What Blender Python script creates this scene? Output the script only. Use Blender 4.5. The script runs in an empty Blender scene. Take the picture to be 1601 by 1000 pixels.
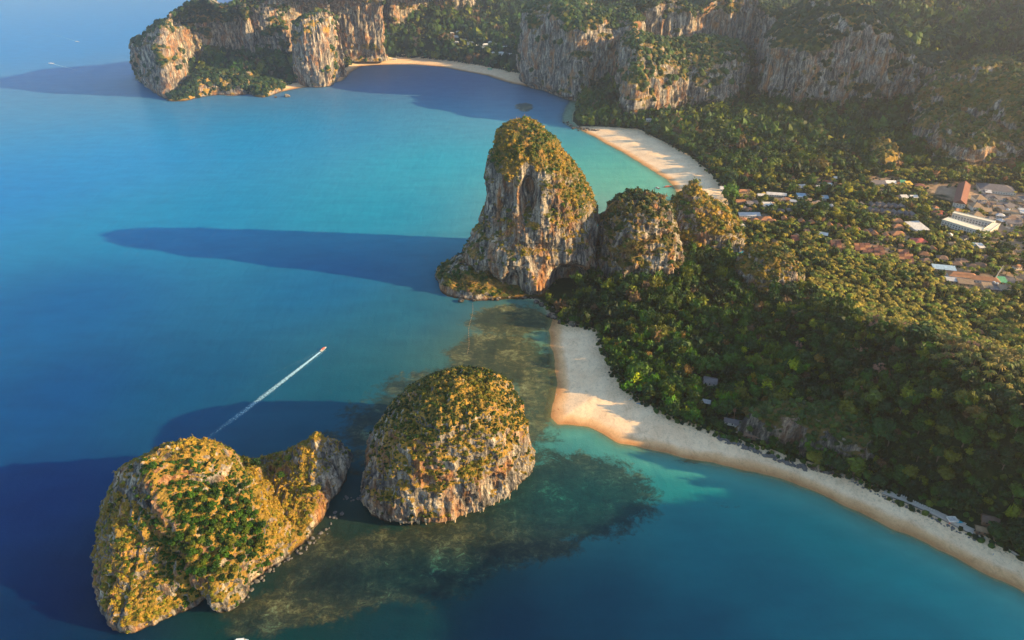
import bpy, math, random
import numpy as np
from mathutils import Vector

# ------------------------------------------------------------------ camera, sky, sun, exposure
H = 400.0                      # camera height in metres
PITCH = math.radians(30)
FPX = 1082.0                   # focal length in pixels of the 1601 px wide photograph
S = bpy.context.scene
COL = S.collection
cam = bpy.data.objects.new('camera', bpy.data.cameras.new('camera'))
COL.objects.link(cam)
cam.location = (0, 0, H)
cam.rotation_euler = (math.radians(90) - PITCH, 0, 0)
cam.data.sensor_width = 36
cam.data.lens = 36 * FPX / 1601
cam.data.clip_start = 1
cam.data.clip_end = 60000
S.camera = cam

SUN_EL = math.radians(17.6)
SUN_DIR = Vector((0.982 * math.cos(SUN_EL), -0.19 * math.cos(SUN_EL), math.sin(SUN_EL))).normalized()
w = bpy.data.worlds.new('World'); S.world = w; w.use_nodes = True
sky = w.node_tree.nodes.new('ShaderNodeTexSky')
sky.sky_type = 'NISHITA'; sky.sun_disc = False
sky.sun_elevation = SUN_EL; sky.sun_rotation = math.radians(101)
sky.dust_density = 0.4; sky.ozone_density = 2.2; sky.air_density = 1.3
bg = w.node_tree.nodes['Background']; bg.inputs['Strength'].default_value = 0.12
w.node_tree.links.new(sky.outputs[0], bg.inputs[0])
sl = bpy.data.lights.new('sun', 'SUN'); sl.energy = 5.0; sl.angle = math.radians(0.5); sl.color = (1.0, 0.68, 0.30)
so = bpy.data.objects.new('sun', sl); COL.objects.link(so)
so.rotation_euler = (-SUN_DIR).to_track_quat('-Z', 'Y').to_euler()
S.view_settings.view_transform = 'Standard'; S.view_settings.look = 'None'
S.view_settings.exposure = 1.38; S.view_settings.gamma = 1
S.view_settings.use_curve_mapping = False
S.cycles.max_bounces = 5; S.cycles.diffuse_bounces = 2; S.cycles.glossy_bounces = 2
S.cycles.transparent_max_bounces = 6; S.cycles.volume_bounces = 1
S.cycles.use_denoising = True

HAZE_DENSITY = 0.000062
HAZE_COLOR = (0.86, 0.86, 0.96)

rng = np.random.default_rng(7)
random.seed(7)
cp, sp = math.cos(PITCH), math.sin(PITCH)

# ------------------------------------------------------------------ helpers: photo pixel -> place
def ray(px, py):
    u = (px - 800.5) / FPX; v = (500 - py) / FPX
    return np.array([u, cp + v * sp, -sp + v * cp])
def G(px, py, z=0.0):
    d = ray(px, py); t = (z - H) / d[2]
    return np.array([d[0] * t, d[1] * t, z])
def atY(px, py, Y):
    d = ray(px, py); t = Y / d[1]
    return np.array([d[0] * t, Y, H + d[2] * t])
def proj(P):
    P = np.atleast_2d(P); x = P[:, 0]; y = P[:, 1]; z = P[:, 2] - H
    f = y * cp - z * sp; up = y * sp + z * cp
    f = np.where(f < 1, 1, f)
    return 800.5 + FPX * x / f, 500 - FPX * up / f, f
def gpoly(pts, z=0.0):
    return np.array([G(a, b, z)[:2] for a, b in pts])

# ------------------------------------------------------------------ helpers: noise
def _hash(ix, iy, iz, seed):
    h = (ix.astype(np.int64) * 374761393 + iy.astype(np.int64) * 668265263 + iz.astype(np.int64) * 2147483647 + seed * 974634777) & 0xFFFFFFFF
    h = ((h ^ (h >> 13)) * 1274126177) & 0xFFFFFFFF
    h = (h ^ (h >> 16)) & 0xFFFFFFFF
    return h.astype(np.float64) / 4294967295.0
def vnoise(p, seed=0):
    i = np.floor(p).astype(np.int64); f = p - i; f = f * f * (3 - 2 * f)
    r = 0
    for dx in (0, 1):
        wx = f[:, 0] if dx else 1 - f[:, 0]
        for dy in (0, 1):
            wy = f[:, 1] if dy else 1 - f[:, 1]
            for dz in (0, 1):
                wz = f[:, 2] if dz else 1 - f[:, 2]
                r = r + wx * wy * wz * _hash(i[:, 0] + dx, i[:, 1] + dy, i[:, 2] + dz, seed)
    return r * 2 - 1
def fbm(p, octv=4, seed=0, ridged=False):
    a = 1.0; s = 0; n = 0
    for k in range(octv):
        v = vnoise(p * (2.03 ** k) + 17.3 * k, seed + k)
        if ridged: v = 1 - 2 * np.abs(v)
        s = s + a * v; n += a; a *= 0.5
    return s / n
def p3(x, y, z=None, s=1.0):
    if z is None: z = np.zeros_like(x)
    return np.stack([x, y, z], 1) * s
def smooth(e0, e1, x):
    t = np.clip((x - e0) / (e1 - e0), 0, 1); return t * t * (3 - 2 * t)

# ------------------------------------------------------------------ helpers: polygons
def sdist(px, py, poly):
    """signed distance to a closed polygon, positive inside"""
    d = np.full(px.shape, 1e18); ins = np.zeros(px.shape, bool)
    n = len(poly)
    for i in range(n):
        ax, ay = poly[i]; bx, by = poly[(i + 1) % n]
        ex, ey = bx - ax, by - ay
        L = ex * ex + ey * ey + 1e-9
        t = np.clip(((px - ax) * ex + (py - ay) * ey) / L, 0, 1)
        dd = (px - ax - t * ex) ** 2 + (py - ay - t * ey) ** 2
        d = np.minimum(d, dd)
        c = ((ay > py) != (by > py))
        with np.errstate(divide='ignore', invalid='ignore'):
            xi = ax + (py - ay) * ex / (ey if ey != 0 else 1e-9)
        ins ^= c & (px < xi)
    d = np.sqrt(d)
    return np.where(ins, d, -d)
def catmull(pts, n, closed=True):
    pts = np.asarray(pts, float); m = len(pts)
    out = []
    segs = m if closed else m - 1
    L = []
    for i in range(segs): L.append(np.linalg.norm(pts[(i + 1) % m] - pts[i]) + 1e-6)
    tot = sum(L)
    for i in range(segs):
        k = max(1, int(round(n * L[i] / tot)))
        p0 = pts[(i - 1) % m] if closed or i > 0 else pts[i]
        p1 = pts[i]; p2 = pts[(i + 1) % m]
        p3_ = pts[(i + 2) % m] if closed or i + 2 < m else p2
        for j in range(k):
            t = j / k
            out.append(0.5 * ((2 * p1) + (p2 - p0) * t + (2 * p0 - 5 * p1 + 4 * p2 - p3_) * t * t + (3 * p1 - p0 - 3 * p2 + p3_) * t ** 3))
    if not closed: out.append(pts[-1])
    return np.array(out)

# ------------------------------------------------------------------ helpers: meshes and objects
def mesh_np(name, V, F, mat=None, attrs=None, col=None, smooth_shade=False):
    V = np.asarray(V, np.float32); F = np.asarray(F, np.int32)
    k = F.shape[1]
    me = bpy.data.meshes.new(name)
    me.vertices.add(len(V)); me.vertices.foreach_set('co', V.ravel())
    me.loops.add(F.size); me.loops.foreach_set('vertex_index', F.ravel())
    me.polygons.add(len(F)); me.polygons.foreach_set('loop_start', np.arange(0, F.size, k, dtype=np.int32))
    try: me.polygons.foreach_set('loop_total', np.full(len(F), k, np.int32))
    except Exception: pass
    me.update(calc_edges=True)
    me.polygons.foreach_set('use_smooth', np.full(len(F), smooth_shade))
    for an, av in (attrs or {}).items():
        a = me.attributes.new(an, 'FLOAT', 'POINT'); a.data.foreach_set('value', np.asarray(av, np.float32))
    if col is not None:
        c = np.ones((len(V), 4), np.float32); c[:, :3] = col
        a = me.attributes.new('tint', 'FLOAT_COLOR', 'POINT'); a.data.foreach_set('color', c.ravel())
    if mat: me.materials.append(mat)
    return me
def link(name, me, parent=None):
    o = bpy.data.objects.new(name, me); COL.objects.link(o)
    if parent: o.parent = parent
    return o
def tag(o, label, cat, group=None):
    o['label'] = label; o['category'] = cat
    if group: o['group'] = group
    return o
def empty(name, loc, rz=0, sc=1):
    o = bpy.data.objects.new(name, None); COL.objects.link(o)
    o.location = loc; o.rotation_euler = (0, 0, rz); o.scale = (sc, sc, sc)
    o.empty_display_size = 0.5
    return o
class MB:
    """collects simple solids (quads/tris) for one mesh object"""
    def __init__(s): s.v = []; s.f = []
    def add(s, vs, fs):
        b = len(s.v); s.v += [tuple(v) for v in vs]; s.f += [tuple(b + i for i in f) for f in fs]; return s
    def box(s, x0, x1, y0, y1, z0, z1):
        return s.add([(x0,y0,z0),(x1,y0,z0),(x1,y1,z0),(x0,y1,z0),(x0,y0,z1),(x1,y0,z1),(x1,y1,z1),(x0,y1,z1)],
                     [(0,3,2,1),(4,5,6,7),(0,1,5,4),(1,2,6,5),(2,3,7,6),(3,0,4,7)])
    def tube(s, pts, rs, n=6):
        rings = []
        for i, (p, r) in enumerate(zip(pts, rs)):
            p = Vector(p)
            d = (Vector(pts[min(i+1, len(pts)-1)]) - Vector(pts[max(i-1, 0)])).normalized()
            a = d.cross(Vector((0.3, 1, 0.1))).normalized(); b = d.cross(a)
            rings.append([p + (a * math.cos(2*math.pi*k/n) + b * math.sin(2*math.pi*k/n)) * r for k in range(n)])
        vs = [v for R in rings for v in R]; fs = []
        for i in range(len(rings) - 1):
            for k in range(n):
                fs.append((i*n+k, i*n+(k+1) % n, (i+1)*n+(k+1) % n, (i+1)*n+k))
        fs.append(tuple(range(n))[::-1]); fs.append(tuple((len(rings)-1)*n + k for k in range(n)))
        return s.add(vs, fs)
    def mesh(s, name, mat):
        me = bpy.data.meshes.new(name); me.from_pydata(s.v, [], s.f); me.update()
        if mat: me.materials.append(mat)
        return me
    def build(s, name, mat, parent=None): return link(name, s.mesh(name, mat), parent)

# ------------------------------------------------------------------ materials
def newmat(name):
    m = bpy.data.materials.new(name); m.use_nodes = True
    nt = m.node_tree; b = nt.nodes['Principled BSDF']
    return m, nt, b
def N(nt, t, **kw):
    n = nt.nodes.new(t)
    for k, v in kw.items():
        if hasattr(n, k): setattr(n, k, v)
        else: n.inputs[k].default_value = v
    return n
def lk(nt, a, b): nt.links.new(a, b)
def ramp(nt, fac, stops, interp='LINEAR'):
    r = nt.nodes.new('ShaderNodeValToRGB'); r.color_ramp.interpolation = interp
    e = r.color_ramp.elements
    while len(e) < len(stops): e.new(0.5)
    for i, (p, c) in enumerate(stops):
        e[i].position = p; e[i].color = (*c, 1) if len(c) == 3 else c
    lk(nt, fac, r.inputs[0]); return r.outputs[0]
def mix(nt, fac, a, b, mode='MIX'):
    n = nt.nodes.new('ShaderNodeMix'); n.data_type = 'RGBA'; n.blend_type = mode
    for sock, v in ((n.inputs[0], fac), (n.inputs[6], a), (n.inputs[7], b)):
        if hasattr(v, 'is_output'): lk(nt, v, sock)
        elif isinstance(v, (int, float)): sock.default_value = v
        else: sock.default_value = (*v, 1)
    return n.outputs[2]
def math_(nt, op, a, b=None, clamp=False):
    n = nt.nodes.new('ShaderNodeMath'); n.operation = op; n.use_clamp = clamp
    for i, v in enumerate((a, b)):
        if v is None: continue
        if hasattr(v, 'is_output'): lk(nt, v, n.inputs[i])
        else: n.inputs[i].default_value = v
    return n.outputs[0]
def coords(nt, scale=(1, 1, 1)):
    g = nt.nodes.new('ShaderNodeNewGeometry')
    m = nt.nodes.new('ShaderNodeMapping'); m.inputs['Scale'].default_value = scale
    lk(nt, g.outputs['Position'], m.inputs[0]); return m.outputs[0]
def noise(nt, vec, scale, detail=4, rough=0.6, dist=0.0):
    n = nt.nodes.new('ShaderNodeTexNoise')
    n.inputs['Scale'].default_value = scale; n.inputs['Detail'].default_value = detail
    n.inputs['Roughness'].default_value = rough; n.inputs['Distortion'].default_value = dist
    lk(nt, vec, n.inputs['Vector']); return n.outputs[0]
def attr(nt, name):
    a = nt.nodes.new('ShaderNodeAttribute'); a.attribute_name = name; return a
def bump(nt, h, strength, dist, b):
    n = nt.nodes.new('ShaderNodeBump'); n.inputs['Strength'].default_value = strength; n.inputs['Distance'].default_value = dist
    lk(nt, h, n.inputs['Height']); lk(nt, n.outputs[0], b.inputs['Normal'])

def flat_mat(name, c, rough=0.7, var=0.25, scale=0.6, metal=0):
    m, nt, b = newmat(name)
    n = noise(nt, coords(nt), scale, 5, 0.7)
    r = ramp(nt, n, [(0.25, tuple(x * (1 - var) for x in c)), (0.75, tuple(min(1, x * (1 + var)) for x in c))])
    lk(nt, r, b.inputs['Base Color']); b.inputs['Roughness'].default_value = rough; b.inputs['Metallic'].default_value = metal
    return m
def roof_mat(name, c, ridge=1.2):
    m, nt, b = newmat(name)
    n = noise(nt, coords(nt), 0.35, 5, 0.7)
    r = ramp(nt, n, [(0.25, tuple(x * .6 for x in c)), (0.55, c), (0.8, tuple(min(1, x * 1.3) for x in c))])
    oi = nt.nodes.new('ShaderNodeObjectInfo')
    v = ramp(nt, oi.outputs['Random'], [(0, (.75, .75, .78)), (1, (1.15, 1.1, 1.05))])
    lk(nt, mix(nt, 1.0, r, v, 'MULTIPLY'), b.inputs['Base Color']); b.inputs['Roughness'].default_value = 0.75
    wv = nt.nodes.new('ShaderNodeTexWave'); wv.inputs['Scale'].default_value = ridge; wv.bands_direction = 'DIAGONAL'
    lk(nt, coords(nt), wv.inputs[0]); bump(nt, wv.outputs['Fac'], 0.4, 0.15, b)
    return m

def rock_material(name, dry=0.5, warm=1.0, veg_green=(0.055, 0.075, 0.015), veg_dry=(0.30, 0.17, 0.045), rockmul=1.0):
    m, nt, b = newmat(name)
    P = coords(nt); PS = coords(nt, (1, 1, 0.16))
    big = noise(nt, P, 0.022, 3, 0.5)
    streak = noise(nt, PS, 0.16, 6, 0.72, 0.4)
    streak2 = noise(nt, coords(nt, (1, 1, 0.09)), 0.42, 4, 0.7)
    k = rockmul
    r1 = ramp(nt, streak, [(0.35, (.02*k, .02*k, .022*k)), (0.45, (.10*k, .097*k, .10*k)), (0.54, (.31*k, .275*k, .235*k)), (0.66, (.64*k, .55*k, .43*k))])
    r2 = ramp(nt, streak2, [(0.36, (.42, .40, .38)), (0.56, (1.0, 1.0, 1.0)), (0.72, (1.2, 1.18, 1.12))])
    rock = mix(nt, 0.85, r1, r2, 'MULTIPLY')
    # orange and rust stains in patches
    st = noise(nt, coords(nt, (1, 1, 0.45)), 0.045, 5, 0.65, 0.6)
    stf = ramp(nt, st, [(0.50, (0, 0, 0)), (0.66, (0.75 * warm,) * 3)])
    rust = ramp(nt, streak2, [(0.35, (.17, .055, .02)), (0.55, (.42, .19, .07)), (0.7, (.6, .36, .14))])
    rock = mix(nt, stf, rock, rust)
    # small pockets of plants in the cracks
    pk = noise(nt, P, 0.23, 5, 0.75)
    pkf = ramp(nt, pk, [(0.56, (0, 0, 0)), (0.63, (0.75,) * 3)])
    rock = mix(nt, pkf, rock, (0.05, 0.05, 0.018))
    gn = noise(nt, P, 0.09, 6, 0.75)
    ground = ramp(nt, gn, [(0.40, veg_green), (0.52, tuple((a + c) * .5 for a, c in zip(veg_green, veg_dry))), (0.60, veg_dry), (0.72, tuple(x * 1.25 for x in veg_dry))])
    if dry > 0.6:
        ground = mix(nt, 0.45, ground, veg_dry)
    v = attr(nt, 'veg')
    vn = math_(nt, 'ADD', v.outputs['Fac'], math_(nt, 'MULTIPLY', math_(nt, 'SUBTRACT', noise(nt, P, 0.3, 4, 0.8), 0.5), 1.1))
    vf = ramp(nt, vn, [(0.42, (0, 0, 0)), (0.56, (1, 1, 1))])
    c = mix(nt, vf, rock, ground)
    # dark wet band at the waterline
    g = nt.nodes.new('ShaderNodeNewGeometry'); sx = nt.nodes.new('ShaderNodeSeparateXYZ'); lk(nt, g.outputs['Position'], sx.inputs[0])
    wet = ramp(nt, math_(nt, 'ADD', math_(nt, 'MULTIPLY', sx.outputs[2], 0.2), math_(nt, 'MULTIPLY', big, 0.3)), [(0.35, (.3, .27, .24)), (0.75, (1, 1, 1))])
    c = mix(nt, 1.0, c, wet, 'MULTIPLY')
    lk(nt, c, b.inputs['Base Color']); b.inputs['Roughness'].default_value = 0.85
    b.inputs['Specular IOR Level'].default_value = 0.2
    hs = math_(nt, 'ADD', math_(nt, 'MULTIPLY', streak, 1.0), math_(nt, 'MULTIPLY', noise(nt, P, 0.5, 5, 0.75), 0.6))
    bump(nt, hs, 1.0, 3.5, b)
    return m
M_ROCK = rock_material('limestone', warm=1.25, rockmul=1.08)
M_ROCK_DRY = rock_material('limestone_with_dry_grass', dry=0.9, warm=1.25, veg_dry=(.42, .245, .05), rockmul=1.12)
M_ROCK_DARK = rock_material('weathered_limestone', dry=0.4, warm=0.45, rockmul=0.75, veg_dry=(0.16, .10, .035))

def leaf_material(name, var_lo=(.7, .75, .7), var_hi=(1.3, 1.25, 1.0)):
    m, nt, b = newmat(name)
    a = attr(nt, 'tint')
    oi = nt.nodes.new('ShaderNodeObjectInfo')
    r = ramp(nt, oi.outputs['Random'], [(0, var_lo), (1, var_hi)])
    n = noise(nt, coords(nt), 0.9, 3, 0.8)
    r2 = ramp(nt, n, [(0.3, (.55, .6, .6)), (0.7, (1.4, 1.3, 1.15))])
    c = mix(nt, 1.0, mix(nt, 1.0, a.outputs['Color'], r, 'MULTIPLY'), r2, 'MULTIPLY')
    lk(nt, c, b.inputs['Base Color']); b.inputs['Roughness'].default_value = 0.6
    b.inputs['Specular IOR Level'].default_value = 0.25
    tr = nt.nodes.new('ShaderNodeBsdfTranslucent'); lk(nt, c, tr.inputs[0])
    ms = nt.nodes.new('ShaderNodeMixShader'); ms.inputs[0].default_value = 0.22
    lk(nt, b.outputs[0], ms.inputs[1]); lk(nt, tr.outputs[0], ms.inputs[2])
    lk(nt, ms.outputs[0], nt.nodes['Material Output'].inputs[0])
    return m
M_LEAF = leaf_material('foliage')
M_BARK = flat_mat('bark', (0.12, 0.09, 0.065), 0.9)
M_DEAD = flat_mat('bare_twigs', (0.36, 0.20, 0.14), 0.9)

# sand
def sand_material():
    m, nt, b = newmat('sand')
    P = coords(nt)
    n1 = noise(nt, P, 0.05, 5, 0.6); n2 = noise(nt, P, 0.9, 4, 0.7)
    base = ramp(nt, n1, [(0.35, (.84, .59, .36)), (0.6, (.93, .69, .44))])
    base = mix(nt, 0.5, base, ramp(nt, n2, [(0.35, (.75, .73, .7)), (0.6, (1.05, 1.05, 1.05))]), 'MULTIPLY')
    wl = attr(nt, 'shore')
    # footprints band and drift line of dry weed at the top of the beach
    wetf = ramp(nt, math_(nt, 'ADD', math_(nt, 'MULTIPLY', wl.outputs['Fac'], 0.06), math_(nt, 'MULTIPLY', n1, 0.25)), [(0.12, (.55, .38, .24)), (0.55, (.84, .70, .55)), (0.9, (1, 1, 1))])
    c = mix(nt, 1.0, base, wetf, 'MULTIPLY')
    bk = attr(nt, 'back')
    dn = noise(nt, P, 0.45, 5, 0.8)
    df = math_(nt, 'MULTIPLY', ramp(nt, dn, [(0.55, (0, 0, 0)), (0.62, (1, 1, 1))]), ramp(nt, bk.outputs['Fac'], [(0.0, (1, 1, 1)), (1.0, (0, 0, 0))]))
    c = mix(nt, math_(nt, 'MULTIPLY', df, 0.75), c, (.13, .10, .07))
    trk = noise(nt, coords(nt, (1, .6, 1)), 0.22, 6, 0.8, 0.8)
    c = mix(nt, 1.0, c, ramp(nt, trk, [(0.36, (.80, .78, .75)), (0.5, (1, 1, 1)), (0.64, (1.06, 1.05, 1.03))]), 'MULTIPLY')
    lk(nt, c, b.inputs['Base Color']); b.inputs['Roughness'].default_value = 0.9; b.inputs['Specular IOR Level'].default_value = .15
    bump(nt, n2, 0.4, 0.25, b)
    return m
M_SAND = sand_material()

def ground_material():
    m, nt, b = newmat('forest_floor')
    P = coords(nt)
    n = noise(nt, P, 0.11, 6, 0.75)
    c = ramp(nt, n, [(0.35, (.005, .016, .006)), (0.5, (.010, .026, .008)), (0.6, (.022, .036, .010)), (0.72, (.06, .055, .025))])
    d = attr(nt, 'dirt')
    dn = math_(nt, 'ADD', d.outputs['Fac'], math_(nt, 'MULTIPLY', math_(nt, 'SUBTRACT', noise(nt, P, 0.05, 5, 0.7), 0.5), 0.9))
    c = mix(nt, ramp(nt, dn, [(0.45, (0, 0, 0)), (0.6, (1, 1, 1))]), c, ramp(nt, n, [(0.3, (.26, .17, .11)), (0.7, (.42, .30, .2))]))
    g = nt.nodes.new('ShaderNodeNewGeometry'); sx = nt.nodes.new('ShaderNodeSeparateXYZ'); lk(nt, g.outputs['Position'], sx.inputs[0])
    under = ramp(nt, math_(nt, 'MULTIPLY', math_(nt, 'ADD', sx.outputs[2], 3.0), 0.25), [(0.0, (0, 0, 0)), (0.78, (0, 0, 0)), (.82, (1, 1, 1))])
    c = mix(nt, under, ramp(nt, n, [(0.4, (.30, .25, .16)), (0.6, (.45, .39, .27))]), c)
    lk(nt, c, b.inputs['Base Color']); b.inputs['Roughness'].default_value = 0.95; b.inputs['Specular IOR Level'].default_value = .1
    bump(nt, n, 1.0, 2.0, b)
    return m
M_GROUND = ground_material()

def water_material():
    m, nt, b = newmat('sea_water')
    P = coords(nt)
    wc = attr(nt, 'tint'); reef = attr(nt, 'reef'); sh = attr(nt, 'shore')
    n1 = noise(nt, coords(nt, (1, 1, 1)), 0.055, 7, 0.78, 0.3)
    n2 = noise(nt, coords(nt, (1, 2.2, 1)), 0.02, 4, 0.6)
    drift = ramp(nt, n2, [(0.3, (.88, .9, .92)), (0.7, (1.12, 1.1, 1.08))])
    c = mix(nt, 1.0, wc.outputs['Color'], drift, 'MULTIPLY')
    rf = math_(nt, 'ADD', reef.outputs['Fac'], math_(nt, 'MULTIPLY', math_(nt, 'SUBTRACT', n1, 0.5), 1.5))
    rm = ramp(nt, rf, [(0.40, (0, 0, 0)), (0.62, (1, 1, 1))])
    n3 = math_(nt, 'ADD', math_(nt, 'MULTIPLY', noise(nt, coords(nt, (1, 1.3, 1)), 0.12, 8, 0.85, 0.6), 0.6), math_(nt, 'MULTIPLY', noise(nt, P, 0.028, 5, 0.6, 0.5), 0.4))
    reefc = ramp(nt, n3, [(0.38, (.018, .026, .018)), (0.50, (.045, .050, .026)), (0.56, (.12, .11, .045)), (0.64, (.26, .29, .15))])
    dk = attr(nt, 'deepreef')
    reefc = mix(nt, dk.outputs['Fac'], reefc, ramp(nt, n3, [(0.42, (.001, .012, .022)), (0.56, (.004, .034, .038)), (0.66, (.02, .17, .12))]))
    c = mix(nt, math_(nt, 'MULTIPLY', rm, 0.85), c, reefc)
    lk(nt, c, b.inputs['Base Color'])
    b.inputs['Roughness'].default_value = 0.2; b.inputs['IOR'].default_value = 1.33; b.inputs['Specular IOR Level'].default_value = 0.08
    wv = noise(nt, coords(nt, (1.0, 1.6, 1)), 0.35, 6, 0.7)
    swell = noise(nt, coords(nt, (1.0, 0.35, 1)), 0.09, 3, 0.5, 0.4)
    hh_ = math_(nt, 'ADD', wv, math_(nt, 'MULTIPLY', swell, 2.2))
    bump(nt, hh_, 0.55, 0.5, b)
    b.inputs['Specular IOR Level'].default_value = 0.0
    b.inputs['Subsurface Weight'].default_value = 0.6; b.inputs['Subsurface Radius'].default_value = (.3, 1.0, 1.2); b.inputs['Subsurface Scale'].default_value = 7.0
    # wind roughened water: body colour below, weakened Fresnel gloss above
    gl = nt.nodes.new('ShaderNodeBsdfGlossy'); gl.inputs['Roughness'].default_value = 0.25
    fr = nt.nodes.new('ShaderNodeFresnel'); fr.inputs[0].default_value = 1.33
    for q in (gl, fr): lk(nt, b.inputs['Normal'].links[0].from_socket, q.inputs['Normal'])
    mg = nt.nodes.new('ShaderNodeMixShader'); lk(nt, math_(nt, 'MULTIPLY', fr.outputs[0], 0.28), mg.inputs[0])
    lk(nt, b.outputs[0], mg.inputs[1]); lk(nt, gl.outputs[0], mg.inputs[2])
    # thin water at the very edge lets the sand show through
    al = ramp(nt, math_(nt, 'ADD', math_(nt, 'MULTIPLY', sh.outputs['Fac'], -0.05), math_(nt, 'MULTIPLY', math_(nt, 'SUBTRACT', n1, 0.5), 0.3)), [(0.0, (.12,) * 3), (0.5, (.75,) * 3), (1.0, (1, 1, 1))])
    tr = nt.nodes.new('ShaderNodeBsdfTransparent'); tr.inputs[0].default_value = (.72, .95, .90, 1)
    ms = nt.nodes.new('ShaderNodeMixShader')
    lk(nt, al, ms.inputs[0]); lk(nt, tr.outputs[0], ms.inputs[1]); lk(nt, mg.outputs[0], ms.inputs[2])
    lk(nt, ms.outputs[0], nt.nodes['Material Output'].inputs[0])
    return m
M_WATER = water_material()

# ------------------------------------------------------------------ the coast, traced at sea level
coast_px = [(1601,922),(1540,892),(1480,862),(1420,832),(1360,806),(1300,777),(1240,753),(1180,736),(1120,723),(1060,710),(1010,699),
            (970,689),(940,673),(920,663),(895,661),(874,661),(866,650),(867,630),(873,600),(871,575),(866,545),(863,515),(868,500),
            (852,486),(838,470),(800,460),(765,462),(735,452),(728,430)]
c1 = gpoly(coast_px)
c2 = np.array([(-55, 880), (0, 930), (80, 925), (120, 950), (150, 985)])
c3 = gpoly([(1058,312),(1059,295),(1046,280),(1023,266),(990,246),(950,224),(925,210),(908,202),(893,197),(882,190),(884,178),(890,165),(895,157),
            (870,147),(837,136),(800,129),(762,117),(725,110),(687,103),(650,100),(612,100),(575,102),(562,103),(545,112),(532,126),(500,132),
            (460,138),(436,143),(412,151),(392,146),(362,149),(340,147),(310,151),(285,157),(265,157),(258,148),(236,128),(222,112),(216,100)])
c4 = np.array([(-1080, 2080), (-1000, 2200), (-900, 2300), (-900, 2700), (-1000, 3500), (-1100, 4500), (-1000, 8000), (9000, 9000), (9000, -2000), (900, -1500), (560, -200), (480, 120)])
COAST = np.vstack([c1, c2, c3, c4])
forest_px = [(1601,882),(1560,858),(1500,830),(1440,803),(1380,776),(1330,750),(1290,738),(1240,722),(1180,703),(1130,686),(1080,668),(1040,655),
             (1010,638),(985,625),(965,607),(955,590),(945,568),(935,545),(930,522),(905,512),(880,506)]
FOREST1 = np.vstack([gpoly(forest_px, 3.4), [(-70, 800)], [(0, 880)], gpoly([(1138,341),(1128,312),(1122,292),(1099,269),(1072,246),(1040,229),(997,207),(950,203),(905,199),
    (900,180),(905,156),(895,150),(850,134),(812,119),(750,106),(705,99),(662,95),(630,93),(600,95),(575,96),(560,98),(540,108),(520,126),(490,131),(436,134),(400,140)]),
    [(-1300, 2100), (-1300, 9000), (9500, 9500), (9500, -2500), (800, -2500), (520, 120)]])

def wob(x, y):
    q = p3(x, y, None, 1 / 22.0)
    return 3.2 * fbm(q, 3, 5)
def coast_sd(x, y): return sdist(x, y, COAST) + wob(x, y)
def forest_sd(x, y): return sdist(x, y, FOREST1) + 0.7 * wob(x + 500, y)

# ------------------------------------------------------------------ terrain
HILLS = []
def hill_px(px, py, z, rx, ry=None, pw=2.0): 
    g = G(px, py, z); HILLS.append((g[0], g[1], z, rx, ry or rx, pw))
for a in [(1265,475,16,50,50),(1300,512,34,70,55),(1370,535,40,75,55),(1445,560,50,80,60),(1535,588,60,85,70),(1601,610,66,90,80),
          (1430,650,40,70,55),(1530,690,55,80,70),(1600,720,66,90,80),(1335,675,24,50,40),(1150,450,10,70,60),(1080,440,14,60,50),(1000,470,16,60,50),
          (940,160,32,75,60),(1000,190,18,80,60)]:
    hill_px(*a)
HILLS += [  # (x, y, height, rx, ry, power) - the massif east of the near beach, an added unseen hill shading the far cliffs, and the slopes under them
    (790, 150, 200, 230, 215, 4), (950, 0, 215, 300, 260, 4), (1000, -250, 190, 320, 260, 3),
    (610, 230, 90, 150, 150, 2.5), (1570, 1550, 440, 260, 180, 4), (1750, 1850, 330, 350, 250, 3),
    (420, 1850, 35, 260, 150, 2), (780, 1850, 30, 320, 150, 2), (1150, 1750, 30, 300, 150, 2), (1000, 1950, 120, 420, 200, 2),
    (1450, 2650, 360, 700, 600, 2), (2100, 2300, 300, 500, 700, 2), (700, 2750, 250, 520, 420, 2), (0, 3100, 190, 600, 420, 2), (-500, 3000, 210, 420, 420, 2),
    (2000, 3800, 420, 1500, 700, 2), (300, 4300, 320, 1500, 600, 2), (250, 2500, 75, 300, 200, 2), (1650, 1300, 120, 300, 300, 2),
    (-800, 2130, 60, 200, 120, 2), (-420, 2450, 60, 230, 150, 2)]
def height(x, y, cs=None):
    if cs is None: cs = coast_sd(x, y)
    base = np.where(cs < 0, np.maximum(cs * 0.10, -3.0), 0)
    base = np.where(cs >= 0, 3.6 * smooth(0, 45, cs) + 0.02 * np.minimum(cs, 60), base)
    hh = np.zeros_like(x)
    for (hx, hy, hz, rx, ry, pw) in HILLS:
        r = np.sqrt(((x - hx) / rx) ** 2 + ((y - hy) / ry) ** 2)
        g = hz * np.exp(-0.7 * (r ** pw) * (1.0 if pw <= 2 else 1.0))
        hh = hh + g ** 5
    hh = hh ** (1 / 5.0)
    inl = smooth(8, 90, cs) * smooth(-4, 60, forest_sd(x, y))
    n = fbm(p3(x, y, None, 1 / 90.0), 4, 9)
    return base + inl * hh * (1 + 0.22 * n) + inl * 1.2 * n

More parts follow.
